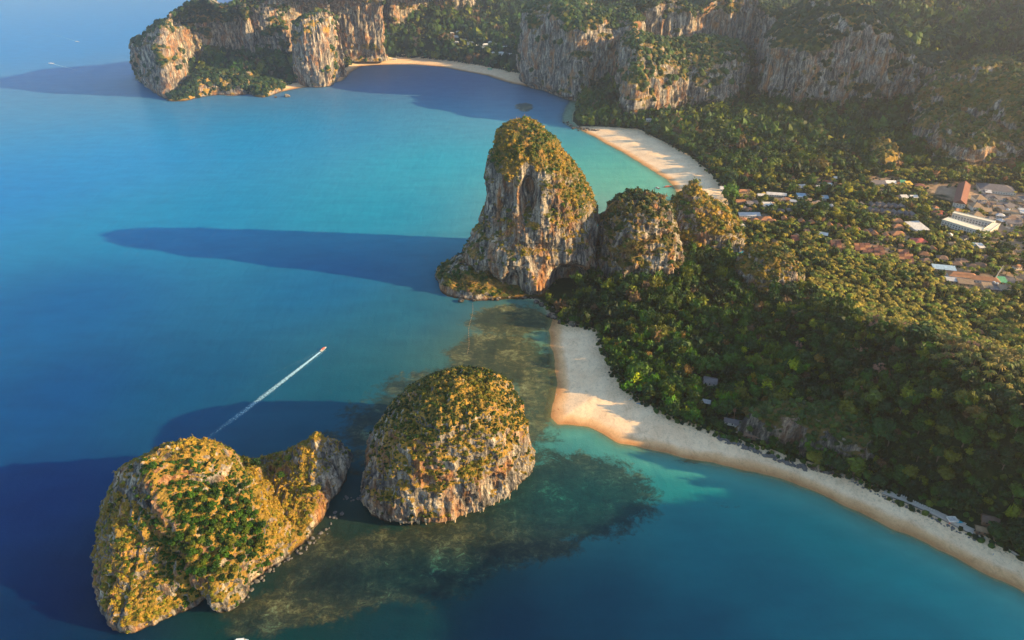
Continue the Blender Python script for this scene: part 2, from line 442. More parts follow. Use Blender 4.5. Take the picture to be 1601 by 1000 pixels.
def axis(lo, hi, dense_lo, dense_hi, step, grow, cap):
    a = [dense_lo]
    while a[-1] < dense_hi: a.append(a[-1] + step)
    s = step
    while a[-1] < hi: s = min(s * grow, cap(a[-1])); a.append(a[-1] + s)
    b = [dense_lo]; s = step
    while b[-1] > lo: s = min(s * grow, cap(b[-1])); b.append(b[-1] - s)
    return np.array(b[::-1][:-1] + a)
capf = lambda v: 11 if abs(v) < 2500 else 900
xs = axis(-9000, 9000, -360, 520, 4.5, 1.02, lambda v: 11 if abs(v) < 1500 else 800)
ys = axis(-3000, 9000, 250, 1000, 4.5, 1.02, lambda v: 11 if -50 < v < 2500 else 800)
# outside the detailed zone the steps grow fast
def coarsen(a, lo, hi):
    core = a[(a >= lo) & (a <= hi)]
    out = list(core); s = 15
    while out[-1] < 9000: s *= 1.35; out.append(out[-1] + s)
    s = 15
    while out[0] > -9000: s *= 1.35; out.insert(0, out[0] - s)
    return np.array(out)
xs = coarsen(xs, -1350, 1500); ys = coarsen(ys, 0, 2500)
XX, YY = np.meshgrid(xs, ys); gx = XX.ravel(); gy = YY.ravel()
nx_, ny_ = len(xs), len(ys)
CS = coast_sd(gx, gy)
GH = height(gx, gy, CS)
ii = np.arange(nx_ * ny_).reshape(ny_, nx_)
Q = np.stack([ii[:-1, :-1].ravel(), ii[:-1, 1:].ravel(), ii[1:, 1:].ravel(), ii[1:, :-1].ravel()], 1)
def submesh(name, V, Fq, mat, attrs=None, col=None, smooth_shade=True):
    used = np.unique(Fq); mp = np.full(len(V), -1, np.int64); mp[used] = np.arange(len(used))
    return mesh_np(name, V[used], mp[Fq], mat, {k: v[used] for k, v in (attrs or {}).items()}, None if col is None else col[used], smooth_shade)
DIRT_PX = [(1500,300,70,.75),(1560,310,80,.8),(1540,350,70,.8),(1590,390,40,1.0),(1595,430,30,1.0),(1520,440,50,.85),(1580,350,60,.8),(1420,330,50,.5),(1400,370,40,.6),(1370,390,45,.7),(1310,380,35,.6),
           (1290,285,50,.6),(1390,285,50,.7),(1170,310,40,.55),(1200,340,50,.5),(1660,345,120,.7),(650,88,22,.9),(755,92,30,.4),(1110,600,12,.7),(1150,660,14,.6)]
dirt = np.zeros(len(gx))
for a, b_, r, s_ in DIRT_PX:
    g = G(a, b_, 5); dirt = np.maximum(dirt, s_ * np.exp(-((gx - g[0]) ** 2 + (gy - g[1]) ** 2) / (2 * (r * .8) ** 2)))
keep = (CS[Q] > -60).any(1)
FSg = forest_sd(gx, gy)
GHB = GH - 1.6 * smooth(3, -4, FSg) * smooth(-22, -4, CS)      # the ground dips under the sheets of sand
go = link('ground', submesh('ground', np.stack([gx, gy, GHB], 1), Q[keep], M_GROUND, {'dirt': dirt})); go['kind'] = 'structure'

# ------------------------------------------------------------------ sea
def srgb(c):
    c = np.asarray(c, float) / 255
    return np.where(c < 0.04045, c / 12.92, ((c + 0.055) / 1.055) ** 2.4)
WATER_PTS = [  # photo pixel, colour of the water there (depth, silt, sea bed, and painted-in haze and shade)
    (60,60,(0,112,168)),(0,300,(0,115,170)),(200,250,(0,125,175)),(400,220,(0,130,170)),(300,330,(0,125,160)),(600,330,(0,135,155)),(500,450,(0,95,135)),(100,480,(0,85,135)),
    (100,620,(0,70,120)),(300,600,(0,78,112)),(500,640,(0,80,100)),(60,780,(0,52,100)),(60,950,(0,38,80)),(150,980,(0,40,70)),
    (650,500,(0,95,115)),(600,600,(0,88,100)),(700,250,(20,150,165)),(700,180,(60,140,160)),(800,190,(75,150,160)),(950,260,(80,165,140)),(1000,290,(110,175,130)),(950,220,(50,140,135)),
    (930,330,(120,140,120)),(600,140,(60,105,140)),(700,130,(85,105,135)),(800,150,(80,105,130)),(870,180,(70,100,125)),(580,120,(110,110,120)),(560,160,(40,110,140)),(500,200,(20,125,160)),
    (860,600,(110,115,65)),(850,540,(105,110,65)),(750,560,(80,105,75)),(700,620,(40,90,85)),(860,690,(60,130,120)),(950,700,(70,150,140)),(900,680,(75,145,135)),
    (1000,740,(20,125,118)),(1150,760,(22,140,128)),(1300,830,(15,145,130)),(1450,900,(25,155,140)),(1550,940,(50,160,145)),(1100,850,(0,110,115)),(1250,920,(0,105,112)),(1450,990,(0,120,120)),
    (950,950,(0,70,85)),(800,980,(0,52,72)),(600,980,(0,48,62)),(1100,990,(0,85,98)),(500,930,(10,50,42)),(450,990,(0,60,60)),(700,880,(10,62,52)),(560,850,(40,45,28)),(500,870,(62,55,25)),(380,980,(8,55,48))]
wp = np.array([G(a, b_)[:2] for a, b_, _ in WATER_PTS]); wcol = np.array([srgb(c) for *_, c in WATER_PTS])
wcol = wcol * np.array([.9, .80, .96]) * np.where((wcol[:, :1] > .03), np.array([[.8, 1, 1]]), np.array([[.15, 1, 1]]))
sk = (CS[Q] < 18).any(1)
useds = np.unique(Q[sk])
sxx, syy = gx[useds], gy[useds]
acc = np.zeros((len(useds), 3)); ws = np.zeros(len(useds))
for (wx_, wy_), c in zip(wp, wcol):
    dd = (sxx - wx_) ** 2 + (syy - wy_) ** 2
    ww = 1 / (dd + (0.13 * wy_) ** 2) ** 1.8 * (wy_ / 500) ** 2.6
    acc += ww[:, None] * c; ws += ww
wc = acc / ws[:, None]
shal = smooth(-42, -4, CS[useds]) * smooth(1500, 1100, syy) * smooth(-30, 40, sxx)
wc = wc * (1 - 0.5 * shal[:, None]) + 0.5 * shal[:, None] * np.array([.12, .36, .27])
full = np.zeros((len(gx), 3)); full[useds] = wc
def blob(pts):
    r = np.zeros(len(gx))
    for a, b_, rx, ry, s_ in pts:
        g = G(a, b_); k = G(a + 1, b_)[0] - g[0]; ky = G(a, b_ - 1)[1] - g[1]
        r = np.maximum(r, s_ * np.exp(-((((gx - g[0]) / (rx * k)) ** 2 + ((gy - g[1]) / (ry * ky)) ** 2)) ** 1.5))
    return r
reef = blob([(800,500,75,28,1.0),(780,560,90,50,1.0),(850,600,50,60,1.0),(680,610,110,40,.8),(620,650,120,40,.7),(560,680,90,30,.6),(800,660,80,60,.8),(850,720,60,45,.6),(900,770,140,75,1.0),(780,830,150,60,1.0),
             (640,880,150,70,.9),(520,920,110,60,.9),(480,860,70,40,.8),(410,960,90,40,.8),(1100,720,60,8,.62),(1170,735,40,6,.6),(870,105,20,4,.0),(820,167,16,8,.9),(1140,790,30,10,.45),(560,720,40,30,.6)])
deep = blob([(900,780,190,80,1.0),(680,900,260,60,.9),(1150,740,160,50,1.0),(560,640,120,60,.6),(640,620,70,40,.5),(400,980,80,30,.6),(860,700,50,30,.6)])
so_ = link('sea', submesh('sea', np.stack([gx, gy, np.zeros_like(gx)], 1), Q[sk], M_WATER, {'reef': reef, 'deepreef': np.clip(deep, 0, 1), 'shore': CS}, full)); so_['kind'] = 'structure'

# ------------------------------------------------------------------ beaches: finer sheets of sand a little above the ground sheet
def beach(x0, x1, y0, y1, st, label=None):
    bx = np.arange(x0, x1, st); by = np.arange(y0, y1, st)
    A, B = np.meshgrid(bx, by); a = A.ravel(); b_ = B.ravel()
    cs = coast_sd(a, b_); fs = forest_sd(a, b_)
    z = height(a, b_, cs) + 0.22 - 0.5 * smooth(4, 10, fs)
    i2 = np.arange(len(a)).reshape(len(by), len(bx))
    q = np.stack([i2[:-1, :-1].ravel(), i2[:-1, 1:].ravel(), i2[1:, 1:].ravel(), i2[1:, :-1].ravel()], 1)
    k = (cs[q] > -14).any(1) & (fs[q] < 10).any(1)
    o = link('beach', submesh('beach', np.stack([a, b_, z], 1), q[k], M_SAND, {'shore': cs, 'back': np.clip(-fs / 14, 0, 1)}))
    o['kind'] = 'structure'
beach(20, 560, 250, 745, 2.5)
beach(60, 470, 880, 1560, 4)
beach(-760, 220, 1880, 2700, 7)

# ------------------------------------------------------------------ karst rocks
def grid_faces(nr, nt):
    i = np.arange(nr * nt).reshape(nr, nt); r = np.roll(i, -1, axis=1)
    return np.stack([i[:-1].ravel(), r[:-1].ravel(), r[1:].ravel(), i[1:].ravel()], 1)
def vnormals(V, F):
    a = V[F[:, 2]] - V[F[:, 0]]; b_ = V[F[:, 3]] - V[F[:, 1]]
    fn = np.cross(a, b_); n = np.zeros_like(V)
    for k in range(4): np.add.at(n, F[:, k], fn)
    return n / (np.linalg.norm(n, axis=1, keepdims=True) + 1e-9), fn * .5
KARST = {}
FOOT = []            # footprints, to keep trees off
ICO_V = None
def ico(sub=1):
    import bmesh
    bm = bmesh.new(); bmesh.ops.create_icosphere(bm, subdivisions=sub, radius=1)
    bm.verts.ensure_lookup_table()
    v = np.array([list(x.co) for x in bm.verts]); f = np.array([[x.index for x in g.verts] for g in bm.faces]); bm.free()
    return v, f
ICO1 = ico(1); ICO2 = ico(2)
def tuft_variants(k, cards, blobshape=ICO1, seed=1, flat=0.8):
    """low shrub or far tree: a jittered knob of leaf clumps"""
    r = np.random.default_rng(seed); out = []
    for _ in range(k):
        v, f = blobshape; v = v.copy(); 
        v *= (0.62 + 0.55 * r.random((len(v), 1))); v[:, 2] = v[:, 2] * flat + 0.35
        cv = [v]; cf = [f]; sh = [0.8 + 0.4 * r.random(len(v))]; base = len(v)
        for c in range(cards):
            d = r.normal(size=3); d[2] = abs(d[2]) * .9 - .1; d /= np.linalg.norm(d)
            p = d * (0.75 + .4 * r.random()); p[2] = p[2] * flat + .35
            t = r.normal(size=(3, 3)) * 0.33
            cv.append(p + t); cf.append(np.array([[base, base + 1, base + 2]])); base += 3
            sh.append(np.full(3, 0.7 + 0.7 * r.random()))
        out.append((np.vstack(cv), np.vstack(cf), np.concatenate(sh)))
    return out
def bake(variants, pos, scl, tints, seed=0, squash=None):
    """many small plants as one vertex/face list"""
    r = np.random.default_rng(seed); n = len(pos)
    vid = r.integers(0, len(variants), n); ang = r.random(n) * 6.283
    VV, FF, CC = [], [], []; base = 0
    for k, (v, f, sh) in enumerate(variants):
        ix = np.where(vid == k)[0]
        if not len(ix): continue
        ca, sa = np.cos(ang[ix])[:, None], np.sin(ang[ix])[:, None]
        sc = scl[ix][:, None]; sz = sc * (squash[ix][:, None] if squash is not None else 1)
        x = (v[None, :, 0] * ca - v[None, :, 1] * sa) * sc + pos[ix, 0][:, None]
        y = (v[None, :, 0] * sa + v[None, :, 1] * ca) * sc + pos[ix, 1][:, None]
        z = v[None, :, 2] * sz + pos[ix, 2][:, None]
        VV.append(np.stack([x, y, z], 2).reshape(-1, 3))
        off = base + np.arange(len(ix))[:, None, None] * len(v)
        FF.append((f[None] + off).reshape(-1, 3)); base += len(ix) * len(v)
        CC.append((tints[ix][:, None, :] * sh[None, :, None]).reshape(-1, 3))
    return np.vstack(VV), np.vstack(FF), np.vstack(CC)
SHRUB = tuft_variants(8, 8, ICO1, 3, 0.75)
SHRUB_FAR = tuft_variants(6, 0, ICO1, 4, 0.9)
C_GREEN = np.array([.035, .080, .010]); C_OLIVE = np.array([.11, .11, .012]); C_GOLD = np.array([.36, .225, .028]); C_DARK = np.array([.014, .034, .010]); C_BROWN = np.array([.20, .105, .045])

def finish_karst(name, V, F, label, mat, veg_bias, amp, seed, shrub_den, shrub_size, palette, cat='rock', veg_fn=None, group=None, flute=1.0, z0=0.0, far=False, caves=(), crag=0.8, tint_fn=None, butt=0.0, damp=None):
    # displacement: broad lumps, vertical flutes, ledges
    nrm, _ = vnormals(V, F)
    hn = nrm.copy(); hn[:, 2] *= 0.35
    steep = np.clip(1 - np.abs(nrm[:, 2]) * 1.1, 0, 1)
    lump = fbm(V / (amp * 7.5), 4, seed)
    fl = fbm(V * np.array([1, 1, 0.13]) / (amp * 1.5), 4, seed + 11, ridged=True)
    fine = fbm(V * np.array([1, 1, 0.45]) / (amp * .62), 3, seed + 23)
    ledge = vnoise(p3(V[:, 0] / (amp * 9), V[:, 1] / (amp * 9), V[:, 2] / (amp * 2.3)), seed + 31)
    d = amp * (1.6 * lump + steep * flute * (0.75 * fl) + 0.42 * fine + 0.35 * ledge * steep)
    d = d + crag * amp * (fbm(V / (amp * 3.0), 4, seed + 81, ridged=True) - .1)
    if butt: d = d + butt * steep * (fbm(np.stack([V[:, 0], V[:, 1], V[:, 2] * .25], 1) / (butt * 4.2), 2, seed + 95, ridged=True) - .15)
    if damp is not None: d = d * damp
    low = smooth(-2, 14, V[:, 2] - z0)
    V = V + hn * (d * (0.35 + 0.65 * low))[:, None]
    V[:, 2] += (1 - steep) * low * amp * (0.55 * fbm(V / (amp * 1.1), 3, seed + 41) + crag * .9 * fbm(V / (amp * 2.2), 3, seed + 91, ridged=True))
    for (cx, cy, cz, rx, ry, rz, push) in caves:     # hollows pushed into the face
        e = ((V[:, 0] - cx) / rx) ** 2 + ((V[:, 1] - cy) / ry) ** 2 + ((V[:, 2] - cz) / rz) ** 2
        V[:, 1] += push * np.exp(-e * e)
    nrm, fn = vnormals(V, F)
    if nrm[:, 2].mean() < 0: F = F[:, ::-1]; nrm = -nrm
    top = V[:, 2].max()
    veg = smooth(0.30, 0.72, nrm[:, 2] + 0.45 * fbm(V / 16, 4, seed + 51)) + veg_bias * (0.6 + 0.6 * smooth(0.3, 1, (V[:, 2] - z0) / max(top - z0, 1)))
    veg = veg + 0.75 * smooth(0.12, 0.42, fbm(V * np.array([1, 1, 1.8]) / (amp * 6), 4, seed + 71)) * (V[:, 2] > z0 + 5)
    if veg_fn is not None: veg = veg_fn(V, nrm, veg)
    veg = np.clip(veg, 0, 1)
    root = empty(name, (V[:, 0].mean(), V[:, 1].mean(), z0)); off = np.array(root.location)
    tag(root, label, cat, group)
    ro = link('rock_mass', mesh_np('rock_mass', V - off, F, mat, {'veg': veg}, None, False), root)
    # shrubs
    ar = 0.5 * np.linalg.norm(np.cross(V[F[:, 2]] - V[F[:, 0]], V[F[:, 3]] - V[F[:, 1]]), axis=1)
    fv = veg[F].mean(1); fz = V[F].mean(1)[:, 2]
    pr = ar * np.clip(fv - 0.22, 0, 1) * shrub_den * (fz > z0 + 3)
    n = int(pr.sum())
    r = np.random.default_rng(seed)
    if n > 0:
        fi = r.choice(len(F), n, p=pr / pr.sum())
        uv = r.random((n, 2)); a, b_, c, e = (V[F[fi, k]] for k in range(4))
        pos = (a * (1 - uv[:, :1]) + b_ * uv[:, :1]) * (1 - uv[:, 1:]) + (e * (1 - uv[:, :1]) + c * uv[:, :1]) * uv[:, 1:]
        patch = fbm(pos / 26, 3, seed + 61) + 0.55 * r.normal(size=n) * .6
        pal = np.array(palette); t = np.clip((patch + 0.8) / 1.6, 0, 0.999) * (len(pal) - 1); k0 = t.astype(int); ft = (t - k0)[:, None]
        tint = (pal[k0] * (1 - ft) + pal[k0 + 1] * ft) * (0.7 + 0.6 * r.random((n, 1)))
        if tint_fn is not None: tint = tint_fn(pos, tint)
        scl = shrub_size * (0.45 + 0.95 * r.random(n) ** 2.0)
        v, f, c = bake(SHRUB_FAR if far else SHRUB, pos - off - np.array([0, 0, 0.25 * shrub_size]), scl, tint, seed)
        s = link('shrubs', mesh_np('shrubs', v, f, M_LEAF, None, c), root); s['kind'] = 'stuff'
    KARST[name + str(seed)] = (V, F, nrm, veg, off)
    return root

def tower(name, sections, Yc, depth, label, nt=260, nr=170, sup=2.3, tilt=0.0, lean=0.0, rot=0.0, **kw):
    """sections: (py, left px, right px) of the outline in the photograph, seen at distance Yc"""
    S_ = []
    for py, l, r in sections:
        L = atY(l, py, Yc); R = atY(r, py, Yc); S_.append((L[2], L[0], R[0]))
    S_ = np.array(S_); S_ = S_[np.argsort(S_[:, 0])]
    zt = S_[-1, 0]
    t = np.linspace(0, 1, nr); z = -4 + (zt + 4) * (1 - (1 - t) ** 1.35)
    L = np.interp(z, S_[:, 0], S_[:, 1]); R = np.interp(z, S_[:, 0], S_[:, 2])
    ker = np.ones(7) / 7
    sm = lambda a: np.convolve(np.pad(a, 3, mode='edge'), ker, 'valid')
    L, R = sm(L), sm(R)
    cap = np.sqrt(np.clip(1 - ((z - (zt - 6)) / 6.01).clip(0, 1) ** 2, 0, 1)); 
    cx = (L + R) / 2; hw = np.maximum((R - L) / 2, 0.5) * cap
    w0 = hw[0]
    hy = depth * (hw / hw.max()) ** 0.85
    th = np.linspace(0, 2 * math.pi, nt, endpoint=False)
    c, s = np.cos(th), np.sin(th)
    ex = 2 / sup
    ux = np.sign(c) * np.abs(c) ** ex; uy = np.sign(s) * np.abs(s) ** ex
    X = cx[:, None] + hw[:, None] * ux[None]; Yv = Yc + lean * z[:, None] + hy[:, None] * uy[None] + rot * (hw[:, None] * ux[None])
    Z = np.repeat(z[:, None], nt, 1)
    V = np.stack([X, Yv, Z], 2).reshape(-1, 3)
    F = grid_faces(nr, nt)
    FOOT.append(np.stack([X[8], Yv[8]], 1)[::6])
    return finish_karst(name, V, F, label, **kw)

def ridge(name, base, spine, profile, label, nt=320, nr=90, z0=0.0, world_back=(), **kw):
    """base: outline at the foot (photo pixels at height z0, then world points), spine: (px, py, Y) crest points"""
    b2 = np.array([G(a, c, z0)[:2] for a, c in base] + [list(p) for p in world_back])
    B = catmull(b2, nt, True); nt = len(B)
    Sp = np.array([atY(*s) for s in spine])
    # nearest crest point for every foot point, smoothed round the outline
    best = np.zeros(nt); bd = np.full(nt, 1e18)
    for i in range(len(Sp) - 1):
        a = Sp[i, :2]; e = Sp[i + 1, :2] - a; L2 = e @ e + 1e-9
        t = np.clip(((B - a) @ e) / L2, 0, 1); q = a + t[:, None] * e
        dd = ((B - q) ** 2).sum(1); m = dd < bd; bd[m] = dd[m]; best[m] = i + t[m]
    w_ = max(3, nt // 26) | 1
    best = np.convolve(np.pad(best, w_ // 2, mode='wrap'), np.hanning(w_ + 2)[1:-1] / np.hanning(w_ + 2)[1:-1].sum(), 'valid')
    Q3 = np.stack([np.interp(best, np.arange(len(Sp)), Sp[:, k]) for k in range(3)], 1)
    pf = np.array(profile); s = np.linspace(0, 1, nr)
    L = np.concatenate([[0], np.cumsum(np.hypot(np.diff(pf[:, 0]), np.diff(pf[:, 1])))]); L /= L[-1]
    ins = np.interp(s, L, pf[:, 0]); ris = np.interp(s, L, pf[:, 1])
    ker = np.ones(5) / 5; sm = lambda a: np.convolve(np.pad(a, 2, mode='edge'), ker, 'valid')
    ins, ris = sm(ins), sm(ris); ins[-1] = 1.0; kw['damp'] = np.repeat(smooth(1.0, .9, s), nt)
    n2 = fbm(np.stack([B[:, 0] / 60, B[:, 1] / 60, np.zeros(nt)], 1), 3, kw.get('seed', 1) + 77)
    rr = ris[:, None] * (1 + 0.12 * n2[None] * np.sin(math.pi * ris)[:, None])
    X = B[None, :, 0] * (1 - ins[:, None]) + Q3[None, :, 0] * ins[:, None]
    Yv = B[None, :, 1] * (1 - ins[:, None]) + Q3[None, :, 1] * ins[:, None]
    zb = z0 - 5
    Z = zb + (Q3[None, :, 2] - zb) * rr
    V = np.stack([X, Yv, Z], 2).reshape(-1, 3)
    FOOT.append(B[::5])
    return finish_karst(name, V, grid_faces(nr, nt), label, z0=z0, **kw)

CLIFF2 = [(0, 0), (-.03, .08), (.015, .3), (.04, .6), (.08, .85), (.25, .93), (.6, .98), (1, 1)]
CLIFF = [(0, 0), (-.02, .08), (.03, .16), (.10, .5), (.17, .74), (.35, .88), (.7, .96), (1, 1)]
SLOPE = [(0, 0), (-.03, .10), (.0, .17), (.10, .32), (.4, .60), (.7, .83), (.9, .96), (1, 1)]
DOME = [(0, 0), (-.02, .1), (.05, .3), (.2, .62), (.45, .86), (.75, .97), (1, 1)]
PAL_GOLD = [C_DARK * 1.4, C_GREEN, C_OLIVE, C_GOLD * .8, C_GOLD]
PAL_GREEN = [C_DARK, C_GREEN * .8, C_GREEN, C_OLIVE * .8]
PAL_MIX = [C_DARK, C_GREEN * .8, C_OLIVE * .8, C_BROWN * .8]

# the big tower by the near beach
g_c = G(885, 440)
tower('karst_tower', [(417,731,934),(400,731,932),(380,736,929),(350,752,927),(330,762,925),(300,767,918),(270,769,899),(250,770,884),(230,774,869),(215,780,858),(203,787,848),(195,796,838),(190,806,830),(187,815,823)],
      830, 76, 'tallest grey limestone tower with a golden scrub cap between the two bays', nt=420, nr=300, sup=2.5,
      mat=M_ROCK, veg_bias=-0.1, amp=5.0, seed=101, butt=5, shrub_den=0.11, shrub_size=2.2, palette=PAL_GOLD, flute=1.25,
      veg_fn=lambda V, n, v: np.clip(v * 0.6 + smooth(135, 168, V[:, 2] + 24 * fbm(V / 16, 3, 3)) + 0.5 * smooth(34, 70, V[:, 0] + 26 * fbm(V / 12, 3, 8)) * smooth(60, 95, V[:, 2]) * smooth(200, 150, V[:, 2]), 0, 1),
      caves=[(g_c[0], 752, 8, 26, 60, 26, 34), (20, 752, 118, 11, 60, 28, 20), (-30, 752, 12, 14, 60, 16, 14), (2, 752, 14, 12, 60, 18, 14)])
tower('karst_pillar', [(428,936,1054),(410,938,1056),(390,940,1054),(370,942,1052),(352,946,1050),(340,952,1046),(330,958,1044),(322,966,1040),(314,978,1034)],
      815, 66, 'stout grey limestone pillar with a bushy flat top directly right of the tallest tower', nt=300, nr=190, sup=2.8,
      mat=M_ROCK, veg_bias=-0.12, amp=5, seed=102, butt=6, crag=1.2, shrub_den=0.06, shrub_size=3.4, palette=PAL_MIX, flute=1.2)
tower('karst_cone', [(378,1044,1157),(360,1045,1154),(340,1048,1148),(325,1056,1128),(312,1065,1108),(298,1075,1095),(286,1083,1087)],
      915, 58, 'pointed limestone cone covered in olive scrub beside the far beach', nt=260, nr=160, sup=2.2,
      mat=M_ROCK, veg_bias=0.1, amp=4.5, seed=103, butt=5, crag=1.0, shrub_den=0.07, shrub_size=3.6, palette=PAL_GOLD)
# foreground islands
tower('rock_island', [(735,574,832),(722,575,830),(700,578,825),(680,585,819),(660,598,812),(640,617,803),(625,640,790),(612,662,772),(605,688,752),(601,706,732)],
      446, 68, 'domed limestone island with pale cliffs and stalactites in the foreground bay', nt=440, nr=260, sup=2.4, rot=0.15,
      mat=M_ROCK_DRY, veg_bias=0.14, amp=3.3, seed=104, butt=4, crag=1.0, veg_fn=lambda V, n, v: v - 0.9 * smooth(.45, .85, -n[:, 0]) - .5 * smooth(48, 34, V[:, 2] + 10 * fbm(V / 11, 3, 4)), shrub_den=0.34, shrub_size=1.4, palette=[C_DARK, C_GREEN * .9, C_OLIVE * .9, C_OLIVE * 1.4, C_GOLD * .8], flute=1.1,
      caves=[(0, 405, -1, 34, 40, 9, 13), (-52, 378, -2, 40, 40, 7, 11), (-15, 395, 24, 9, 40, 10, 6)])
def stalactites(root, key, n, seed):
    V, F, nrm, veg, off = KARST[key]; r = np.random.default_rng(seed)
    ix = np.where((V[:, 2] > 5) & (V[:, 2] < 11) & (nrm[:, 1] < -.35))[0]; pick = r.choice(ix, n, replace=False); ms = []
    for k in range(4):
        b = MB(); z = 0; pts, rs = [], []
        for j in range(6): pts.append((r.normal() * .12, r.normal() * .12, 1.2 - j * 1.25)); rs.append(1.15 * (1 - j / 6) ** .8 + .08 + .15 * r.random())
        ms.append(b.tube(pts, rs, 7).mesh('stalactite', M_STAL))
    for q in pick:
        o = link('stalactite', ms[int(r.integers(4))], root); p = V[q] - off; o.location = (p[0], p[1] + .3, p[2] + .4); sc = .35 + .65 * r.random(); o.scale = (sc, sc, sc * (.8 + .5 * r.random()))
M_STAL = flat_mat('dripstone', (.42, .33, .22), .85, .45, .7)
stalactites([o for o in S.objects if o.name == 'rock_island'][0], 'rock_island104', 30, 3)
ridge('rock_island', [(170,955),(205,982),(260,962),(300,945),(322,932),(345,952),(378,936),(397,902),(430,876),(468,850),(488,828),(504,806),(520,782)],
      [(185,806,340),(218,728,358),(255,708,372),(320,702,383),(352,710,388),(388,742,396),(424,756,404),(452,728,413),(476,698,420),(500,682,426),(514,688,429)],
      [(0, 0), (-.05, .11), (-.03, .22), (.04, .36), (.30, .56), (.60, .79), (.84, .94), (1, 1)],
      'long golden limestone island with a green wooded hollow at lower left', nt=620, nr=170,
      world_back=[(-138, 432), (-150, 455), (-185, 452), (-230, 448), (-280, 432), (-303, 402), (-304, 368), (-288, 335), (-275, 312)],
      mat=M_ROCK_DRY, veg_bias=0.5, amp=3.8, seed=105, butt=4, crag=1.3, veg_fn=lambda V, n, v: v - 1.3 * smooth(.35, .75, -n[:, 0] - .25 * n[:, 1]) - .9 * smooth(-158, -146, V[:, 0]) - .8 * smooth(56, 64, V[:, 2] + 8 * fbm(V / 9, 3, 5)),
      tint_fn=lambda p, t: np.where((smooth(1.25, .75, ((p[:, 0] + 215) / 42) ** 2 + ((p[:, 1] - 342) / 40) ** 2 + .8 * fbm(p / 12, 3, 6)) > .5)[:, None], t * 0 + np.array([.03, .075, .008]) * (.6 + .9 * rng.random((len(p), 1))), t), shrub_den=0.34, shrub_size=1.35, palette=[C_GREEN, C_OLIVE, C_OLIVE * 1.8, C_GOLD, C_GOLD * 1.2], flute=.9)
ridge('rock_apron', [(690,450),(700,462),(735,470),(790,470),(850,470),(885,480),(900,470)], [(704,424,790),(730,408,800),(765,412,800),(800,428,795),(860,432,795),(890,440,790)],
      DOME, 'low bushy boulder apron at the foot of the tallest tower', nt=240, nr=50, world_back=[(60, 840), (-20, 850), (-85, 840), (-100, 810)],
      mat=M_ROCK, veg_bias=-0.5, amp=6, seed=106, shrub_den=0.08, shrub_size=2.8, palette=PAL_MIX)
tower('rock_knoll', [(480,1148,1252),(455,1150,1250),(430,1154,1246),(410,1162,1240),(398,1174,1232),(391,1190,1222)],
      762, 40, 'small grey rock knoll with scrub rising from the forest above the near beach', nt=200, nr=110, sup=2.4,
      mat=M_ROCK, veg_bias=-0.02, amp=4.2, seed=107, shrub_den=0.08, shrub_size=3.0, palette=PAL_GOLD, z0=6, butt=5, crag=1.1)
ridge('rock_outcrop', [(1262,712),(1300,728),(1345,738),(1385,722),(1400,700)], [(1290,652,462),(1320,640,470),(1350,642,474),(1375,660,472)], CLIFF,
      'dark grey rock outcrop in the shaded forest just above the curving near beach', nt=150, nr=60, z0=6, world_back=[(250, 498), (225, 500), (200, 485)],
      mat=M_ROCK_DARK, veg_bias=0.1, amp=2.8, seed=108, shrub_den=0.1, shrub_size=3.0, palette=PAL_GREEN)
FOOT.pop()          # trees grow over the outcrop
ridge('rock_knoll', [(1545,620),(1560,632),(1585,630),(1598,615)], [(1556,574,474),(1569,577,476),(1582,594,472)], CLIFF,
      'slim sunlit orange knoll on the forest ridge at the right edge', nt=80, nr=40, z0=46, world_back=[(415, 492), (392, 496)],
      mat=M_ROCK_DRY, veg_bias=0.4, amp=2.0, seed=109, shrub_den=0.08, shrub_size=3, palette=PAL_GOLD)
ridge('rock_pinnacle', [(1366,262),(1378,268),(1398,266),(1406,260)], [(1377,222,1290),(1382,213,1292),(1390,230,1292)], CLIFF,
      'small orange rock pinnacle standing among trees behind the village', nt=80, nr=40, z0=10, world_back=[(725, 1320), (690, 1320)],
      mat=M_ROCK_DRY, veg_bias=0.2, amp=2, seed=110, shrub_den=0.03, shrub_size=5, palette=PAL_GOLD, far=True)
# far headland
FARK = dict(shrub_size=6.5, palette=[C_DARK, C_DARK * 1.4, C_GREEN * .8, C_OLIVE * .7], far=True, cat='cliff')
ridge('headland_cliff', [(220,118),(240,140),(266,152),(300,128),(340,112),(388,106)], [(226,62,1960),(240,40,1960),(262,30,1960),(290,8,1950),(318,-2,1945),(345,14,1950),(368,8,1980),(382,0,2000)],
      CLIFF, 'blunt grey headland cliff standing in the sea at upper left', nt=330, nr=90, z0=2, world_back=[(-730, 2080), (-850, 2110), (-1000, 2070)],
      mat=M_ROCK, veg_bias=-0.08, amp=9, seed=111, butt=16, shrub_den=0.027, flute=1.4, **FARK)
ridge('headland_cliff', [(385,104),(420,112),(462,108),(500,90)], [(385,0,2050),(420,-15,2070),(470,-12,2080),(510,-10,2080)],
      CLIFF, 'dark recessed cliff between the headland and the pale buttress', nt=200, nr=70, z0=15, world_back=[(-540, 2250), (-800, 2250)],
      mat=M_ROCK, veg_bias=0.1, amp=9, seed=112, butt=16, shrub_den=0.031, flute=1.2, **FARK)
ridge('cliff_buttress', [(466,128),(486,134),(516,132),(532,118)], [(474,28,1990),(498,16,2000),(520,22,2020)],
      CLIFF, 'pale vertical cliff buttress at the west end of the distant beach', nt=160, nr=80, z0=4, world_back=[(-490, 2120), (-600, 2130)],
      mat=M_ROCK_DRY, veg_bias=-0.1, amp=7, seed=113, shrub_den=0.025, flute=1.4, **FARK)
